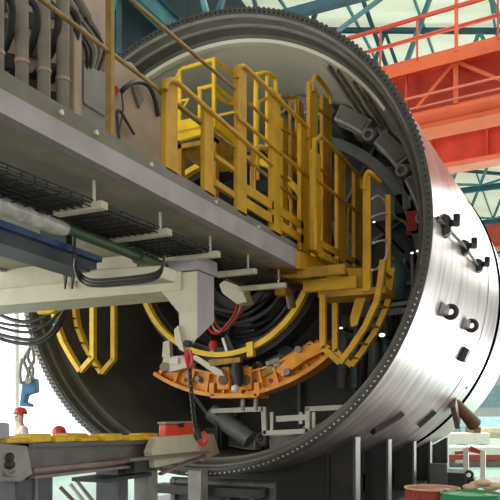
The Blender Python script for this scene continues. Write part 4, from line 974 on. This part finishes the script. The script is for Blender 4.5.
# ------------------------------------------------------------------ workers
def skinned(name, chain, m, parent=None):
    vs = []; es = []; rs = []; idx = {}
    for key, (p, r, par) in chain.items():
        idx[key] = len(vs); vs.append(V(p)); rs.append(r)
        if par is not None: es.append((idx[par], idx[key]))
    me = bpy.data.meshes.new(name); o = bpy.data.objects.new(name, me); C.objects.link(o)
    org = WL[parent.name] if parent else vs[0]
    me.from_pydata([v-org for v in vs], es, []); o.parent = parent
    sk = o.modifiers.new('skin', 'SKIN'); sk.use_smooth_shade = True
    for i, r in enumerate(rs): me.skin_vertices[0].data[i].radius = (r, r*.85)
    me.skin_vertices[0].data[0].use_root = True
    sb = o.modifiers.new('sub', 'SUBSURF'); sb.levels = 1; sb.render_levels = 2
    me.materials.append(M[m]); return o
def worker(base, yaw, lean, label):
    t = thing('person', label, 'person', base)
    c_, s_ = cos(yaw), sin(yaw)
    def w(x, y, z):                        # x right, y front, z up; the trunk leans forward about the hips
        if z > .95: dz = z-.95; y, z = y+dz*sin(lean), .95+dz*cos(lean)
        return V((base[0]+x*c_-y*s_, base[1]+x*s_+y*c_, base[2]+z))
    body = {'pel': (w(0, 0, .95), .12, None), 'belly': (w(0, 0, 1.12), .12, 'pel'), 'chest': (w(0, .01, 1.33), .14, 'belly'), 'neckb': (w(0, 0, 1.47), .07, 'chest'), 'neck': (w(0, .01, 1.53), .055, 'neckb'),
            'head0': (w(0, .03, 1.60), .085, 'neck'), 'head1': (w(0, .02, 1.68), .095, 'head0'), 'head2': (w(0, .01, 1.74), .07, 'head1')}
    for s, n_ in ((1, 'r'), (-1, 'l')):
        body['sh'+n_] = (w(s*.19, 0, 1.42), .06, 'chest'); body['el'+n_] = (w(s*.25, .02, 1.14), .045, 'sh'+n_); body['wr'+n_] = (w(s*.24, .16, .98), .032, 'el'+n_); body['pa'+n_] = (w(s*.23, .22, .93), .034, 'wr'+n_)
        for f in range(4): body['f%d' % f+n_] = (w(s*(.20+.022*f), .31-.008*abs(f-1.5), .88), .009, 'pa'+n_)
        body['th'+n_] = (w(s*.18, .25, .93), .010, 'pa'+n_)
        body['hip'+n_] = (w(s*.09, 0, .90), .085, 'pel'); body['kn'+n_] = (w(s*.10, .03, .50), .06, 'hip'+n_); body['an'+n_] = (w(s*.10, -.02, .09), .045, 'kn'+n_); body['to'+n_] = (w(s*.11, .14, .045), .042, 'an'+n_)
    b = skinned('body', body, 'skin', t)
    jk = {k_: (v_[0], v_[1]*1.16+.012, v_[2]) for k_, v_ in body.items() if k_ in ('pel', 'belly', 'chest', 'neckb', 'shr', 'elr', 'wrr', 'shl', 'ell', 'wrl')}
    skinned('jacket', jk, 'jacket', t)
    tr_ = {k_: (v_[0], v_[1]*1.14+.012, v_[2]) for k_, v_ in body.items() if k_ in ('pel', 'hipr', 'knr', 'anr', 'hipl', 'knl', 'anl')}
    skinned('trousers', tr_, 'trousers', t)
    hc = w(0, .01, 1.71); h = MB()
    h.lathe([(.165, -.005), (.135, .005), (.13, .05), (.105, .105), (.06, .135), (0, .145)], hc, 20)
    build('hard_hat', h, 'helmet_red', t, smooth=True)
    build('hat_peak', MB().prism([hc+(w(x, y, .5)-w(0, 0, .5)) for x, y in ((-.1, .1), (-.07, .2), (.07, .2), (.1, .1))], (0, 0, .015)), 'helmet_red', t)
    fc = w(0, .115, 1.625); build('nose', MB().ball(fc, (.015, .015, .022), 8, 6), 'skin', t, smooth=True)
    for s in (-1, 1): build('eye', MB().ball(w(s*.032, .10, 1.66), .012, 8, 6), 'dark', t); build('ear', MB().ball(w(s*.09, .02, 1.64), (.015, .025, .035), 8, 6), 'skin', t, smooth=True)
    build('mouth', MB().ball(w(0, .108, 1.585), (.028, .008, .008), 8, 6), 'brown', t)
p = P(22, 500, D=13.6)
worker((p.x, p.y, 0), radians(150), 0.02, 'worker in a red hard hat and beige jacket standing behind the feeder at far left')
p = P(37, 500, D=13.2)
worker((p.x, p.y, 0), radians(-100), 1.02, 'worker in a red hard hat bending forward behind the yellow pads')

# ------------------------------------------------------------------ drums and clutter at the right
def drum(c, m, label, top):
    t = thing('steel_drum', label, 'drum', c)
    h = .88; R = .31
    pr_ = [(0, .02), (R-.02, .02), (R-.02, 0), (R, 0), (R, .02), (R-.008, .03)]
    for z in (.29, .58): pr_ += [(R-.008, z-.03), (R+.006, z), (R-.008, z+.03)]
    n = 10
    pr_ += [(R-.008, h-.03), (R-.004, h-.02)]
    build('drum_body', MB().lathe(pr_, c, 40), m, t, smooth=True)
    build('top_rim', MB().lathe([(R-.006, h-.02), (R+.006, h-.015), (R+.006, h), (R-.012, h), (R-.015, h-.02)], c, 40), top, t, smooth=True)
    build('drum_lid', MB().lathe([(R-.012, h-.018), (0, h-.016)], c, 40), m, t)
    build('bung', MB().tube([V(c)+V((.18, -.05, h-.018)), V(c)+V((.18, -.05, h-.004))], .03, 12), 'bolt', t)
    ribs = MB()
    for j in range(30):
        a = 2*pi*j/30; ribs.bar(V(c)+V((cos(a)*(R-.006), sin(a)*(R-.006), .62)), V(c)+V((cos(a)*(R-.006), sin(a)*(R-.006), .83)), .012, .012)
    build('side_rib', ribs, m, t)
q = P(432, 487, Z=.88); drum((q.x, q.y, 0), 'drum_red', 'red brown steel drum with a cream top rim at the bottom right', 'tan')
q = P(472, 491, Z=.88); drum((q.x, q.y-.15, 0), 'green', 'green steel drum at the bottom right corner', 'green')
q = P(482, 489, Z=.88)
rg = MB(); 
for k in range(5): rg.ball((q.x-.12+.07*k, q.y-.05+.05*(k % 2), .90+.03*(k % 3)), (.09, .08, .04), 10, 6)
solo('work_rag', rg, 'tan', 'crumpled tan work rag lying on the green drum', 'rag', smooth=True)
# skid with padeye beside the cradle
p = P(455, 474, D=13.5)
t = thing('machine_skid', 'low dark grey machine skid with a black padeye beside the last cradle posts', 'skid', (p.x, p.y, 0))
build('skid_body', MB().box((p.x-.5, p.y-.3, 0), (p.x+.25, p.y+.6, p.z+.05)), 'post_dark', t, bevel=.02)
build('skid_cover', MB().box((p.x-.45, p.y-.32, p.z-.2), (p.x-.1, p.y-.2, p.z+.22)), 'post_light', t, bevel=.02)
e_ = P(469, 475, D=13.2)
build('padeye', MB().tube([e_+RT*.07*cos(a)+UP*.07*sin(a) for a in [2*pi*j/18 for j in range(18)]], .028, 8, close=True), 'dark', t, smooth=True)
build('padeye_base', MB().box((e_.x-.2, e_.y-.05, e_.z-.25), (e_.x+.1, e_.y+.25, e_.z-.06)), 'dark', t)
# white barrier
Dd = 17.0
def bd(x, y): return P(x, y, D=Dd)
t = thing('barrier', 'white post barrier with red tape right of the cradle', 'barrier', bd(475, 480))
for x in (466, 483):
    a, b = bd(x, 448 if x < 470 else 451), bd(x, 480); build('post', MB().box((a.x-.06, a.y-.06, 0), (a.x+.06, a.y+.06, a.z)), 'white', t)
a, b = bd(466, 449), bd(484, 453)
build('tape', MB().bar(a, b, .03, .10), 'red', t); build('tape', MB().bar(bd(470, 447), bd(482, 453), .03, .07), 'red', t)
build('rail', MB().bar(bd(455, 453), bd(468, 452), .05, .08), 'red', t); build('rail', MB().bar(bd(455, 462), bd(468, 461), .05, .08), 'white', t)
Df = 24.0
def bx(t, name, x0, y0, x1, y1, m, dep=1.0, D=Df):
    a, b = P(x0, y0, D=D), P(x1, y1, D=D); mb = MB().prism([P(x0, y0, D=D), P(x1, y0, D=D), P(x1, y1, D=D), P(x0, y1, D=D)], FW*dep)
    return build(name, mb, m, t, bevel=.02)
t = thing('white_tank', 'long white tank box on legs in the bright background at right', 'tank', P(470, 470, D=Df))
bx(t, 'tank_body', 440, 433, 490, 444, 'white'); bx(t, 'tank_cap', 474, 427, 481, 433, 'brown')
for x in (448, 486): bx(t, 'tank_leg', x, 444, x+3, 461.2, 'white')
bx(t, 'tank_leg', 466, 444, 469, 461.2, 'white')
t = thing('timber_stack', 'stack of tan timber in the far background right of the white tank', 'timber', P(490, 450, D=30))
bx(t, 'timber_layer', 480, 428, 520, 433, 'tan', 1, 30); bx(t, 'timber_layer', 480, 433.2, 520, 438, 'pinkish', 1, 30); bx(t, 'timber_base', 482, 438.2, 520, 451.2, 'white', 1, 30)
t = thing('rail_stack', 'low stack of white and red brown steel bars on the green floor at right', 'steel stack', P(480, 460, D=21))
bx(t, 'bar_layer', 440, 447, 520, 455, 'white', 1.2, 21.5); bx(t, 'bar_layer', 440, 455.2, 520, 461, 'drum_red', 1.0, 21.5); bx(t, 'bar_base', 442, 461.2, 518, 466.8, 'post_light', .8, 21.5)
t = thing('blue_tarpaulin', 'pale blue tarpaulin over a pile deep in the hall at right', 'tarpaulin', P(490, 440, D=40))
bx(t, 'sheet', 470, 417, 520, 428, 'paleblue', 2, 40); bx(t, 'pile', 471, 428.2, 519, 441.4, 'paleblue', 1.8, 40)

# ------------------------------------------------------------------ light
wd = bpy.data.worlds.new('world'); SC.world = wd; wd.use_nodes = True
bg = wd.node_tree.nodes['Background']; bg.inputs['Color'].default_value = (1, .965, .92, 1); bg.inputs['Strength'].default_value = .55
def area(name, loc, target, sx, sy, power, col=(1, 1, 1)):
    l = bpy.data.lights.new(name, 'AREA'); l.shape = 'RECTANGLE'; l.size = sx; l.size_y = sy; l.energy = power; l.color = col
    o = bpy.data.objects.new(name, l); C.objects.link(o); o.location = loc
    o.rotation_euler = (V(target)-V(loc)).to_track_quat('-Z', 'Y').to_euler(); return o
area('left_windows', (XL+.6, -3, 3.2), (0, -2, 4.6), 5, 20, 1500, (1, .97, .90))
area('right_windows', (12, 9, 2.2), (2.5, 4.5, 2.4), 14, 4, 260, (1, .96, .96))
area('rear_right_fill', (9.8, 21, .9), (3, 4, 1.6), 9, 1.4, 700, (1, .98, .98))  # unseen lamp added low for a highlight on the shell
area('roof_light', (6, 14, 12.6), (5, 12, 0), 16, 22, 1300, (1, .98, .90))
area('rear_hall_fill', (5, 26, 11.5), (5, 24, 0), 14, 22, 5000, (1, .99, .95))  # added lamp that brightens the far hall and its floor
area('front_fill', (7, -14, 3.4), (.5, 1, 5.2), 6, 3, 330, (1, .95, .88))  # unseen camera-side fill added, aimed up into the shield
area('front_left_fill', (-5.5, -9, 2.2), (.5, -1.5, 3.2), 5, 3, 210, (1, .96, .88))  # unseen fill added for the cream beam and gantry underside
SC.view_settings.view_transform = 'Standard'; SC.view_settings.look = 'None'; SC.view_settings.exposure = 0
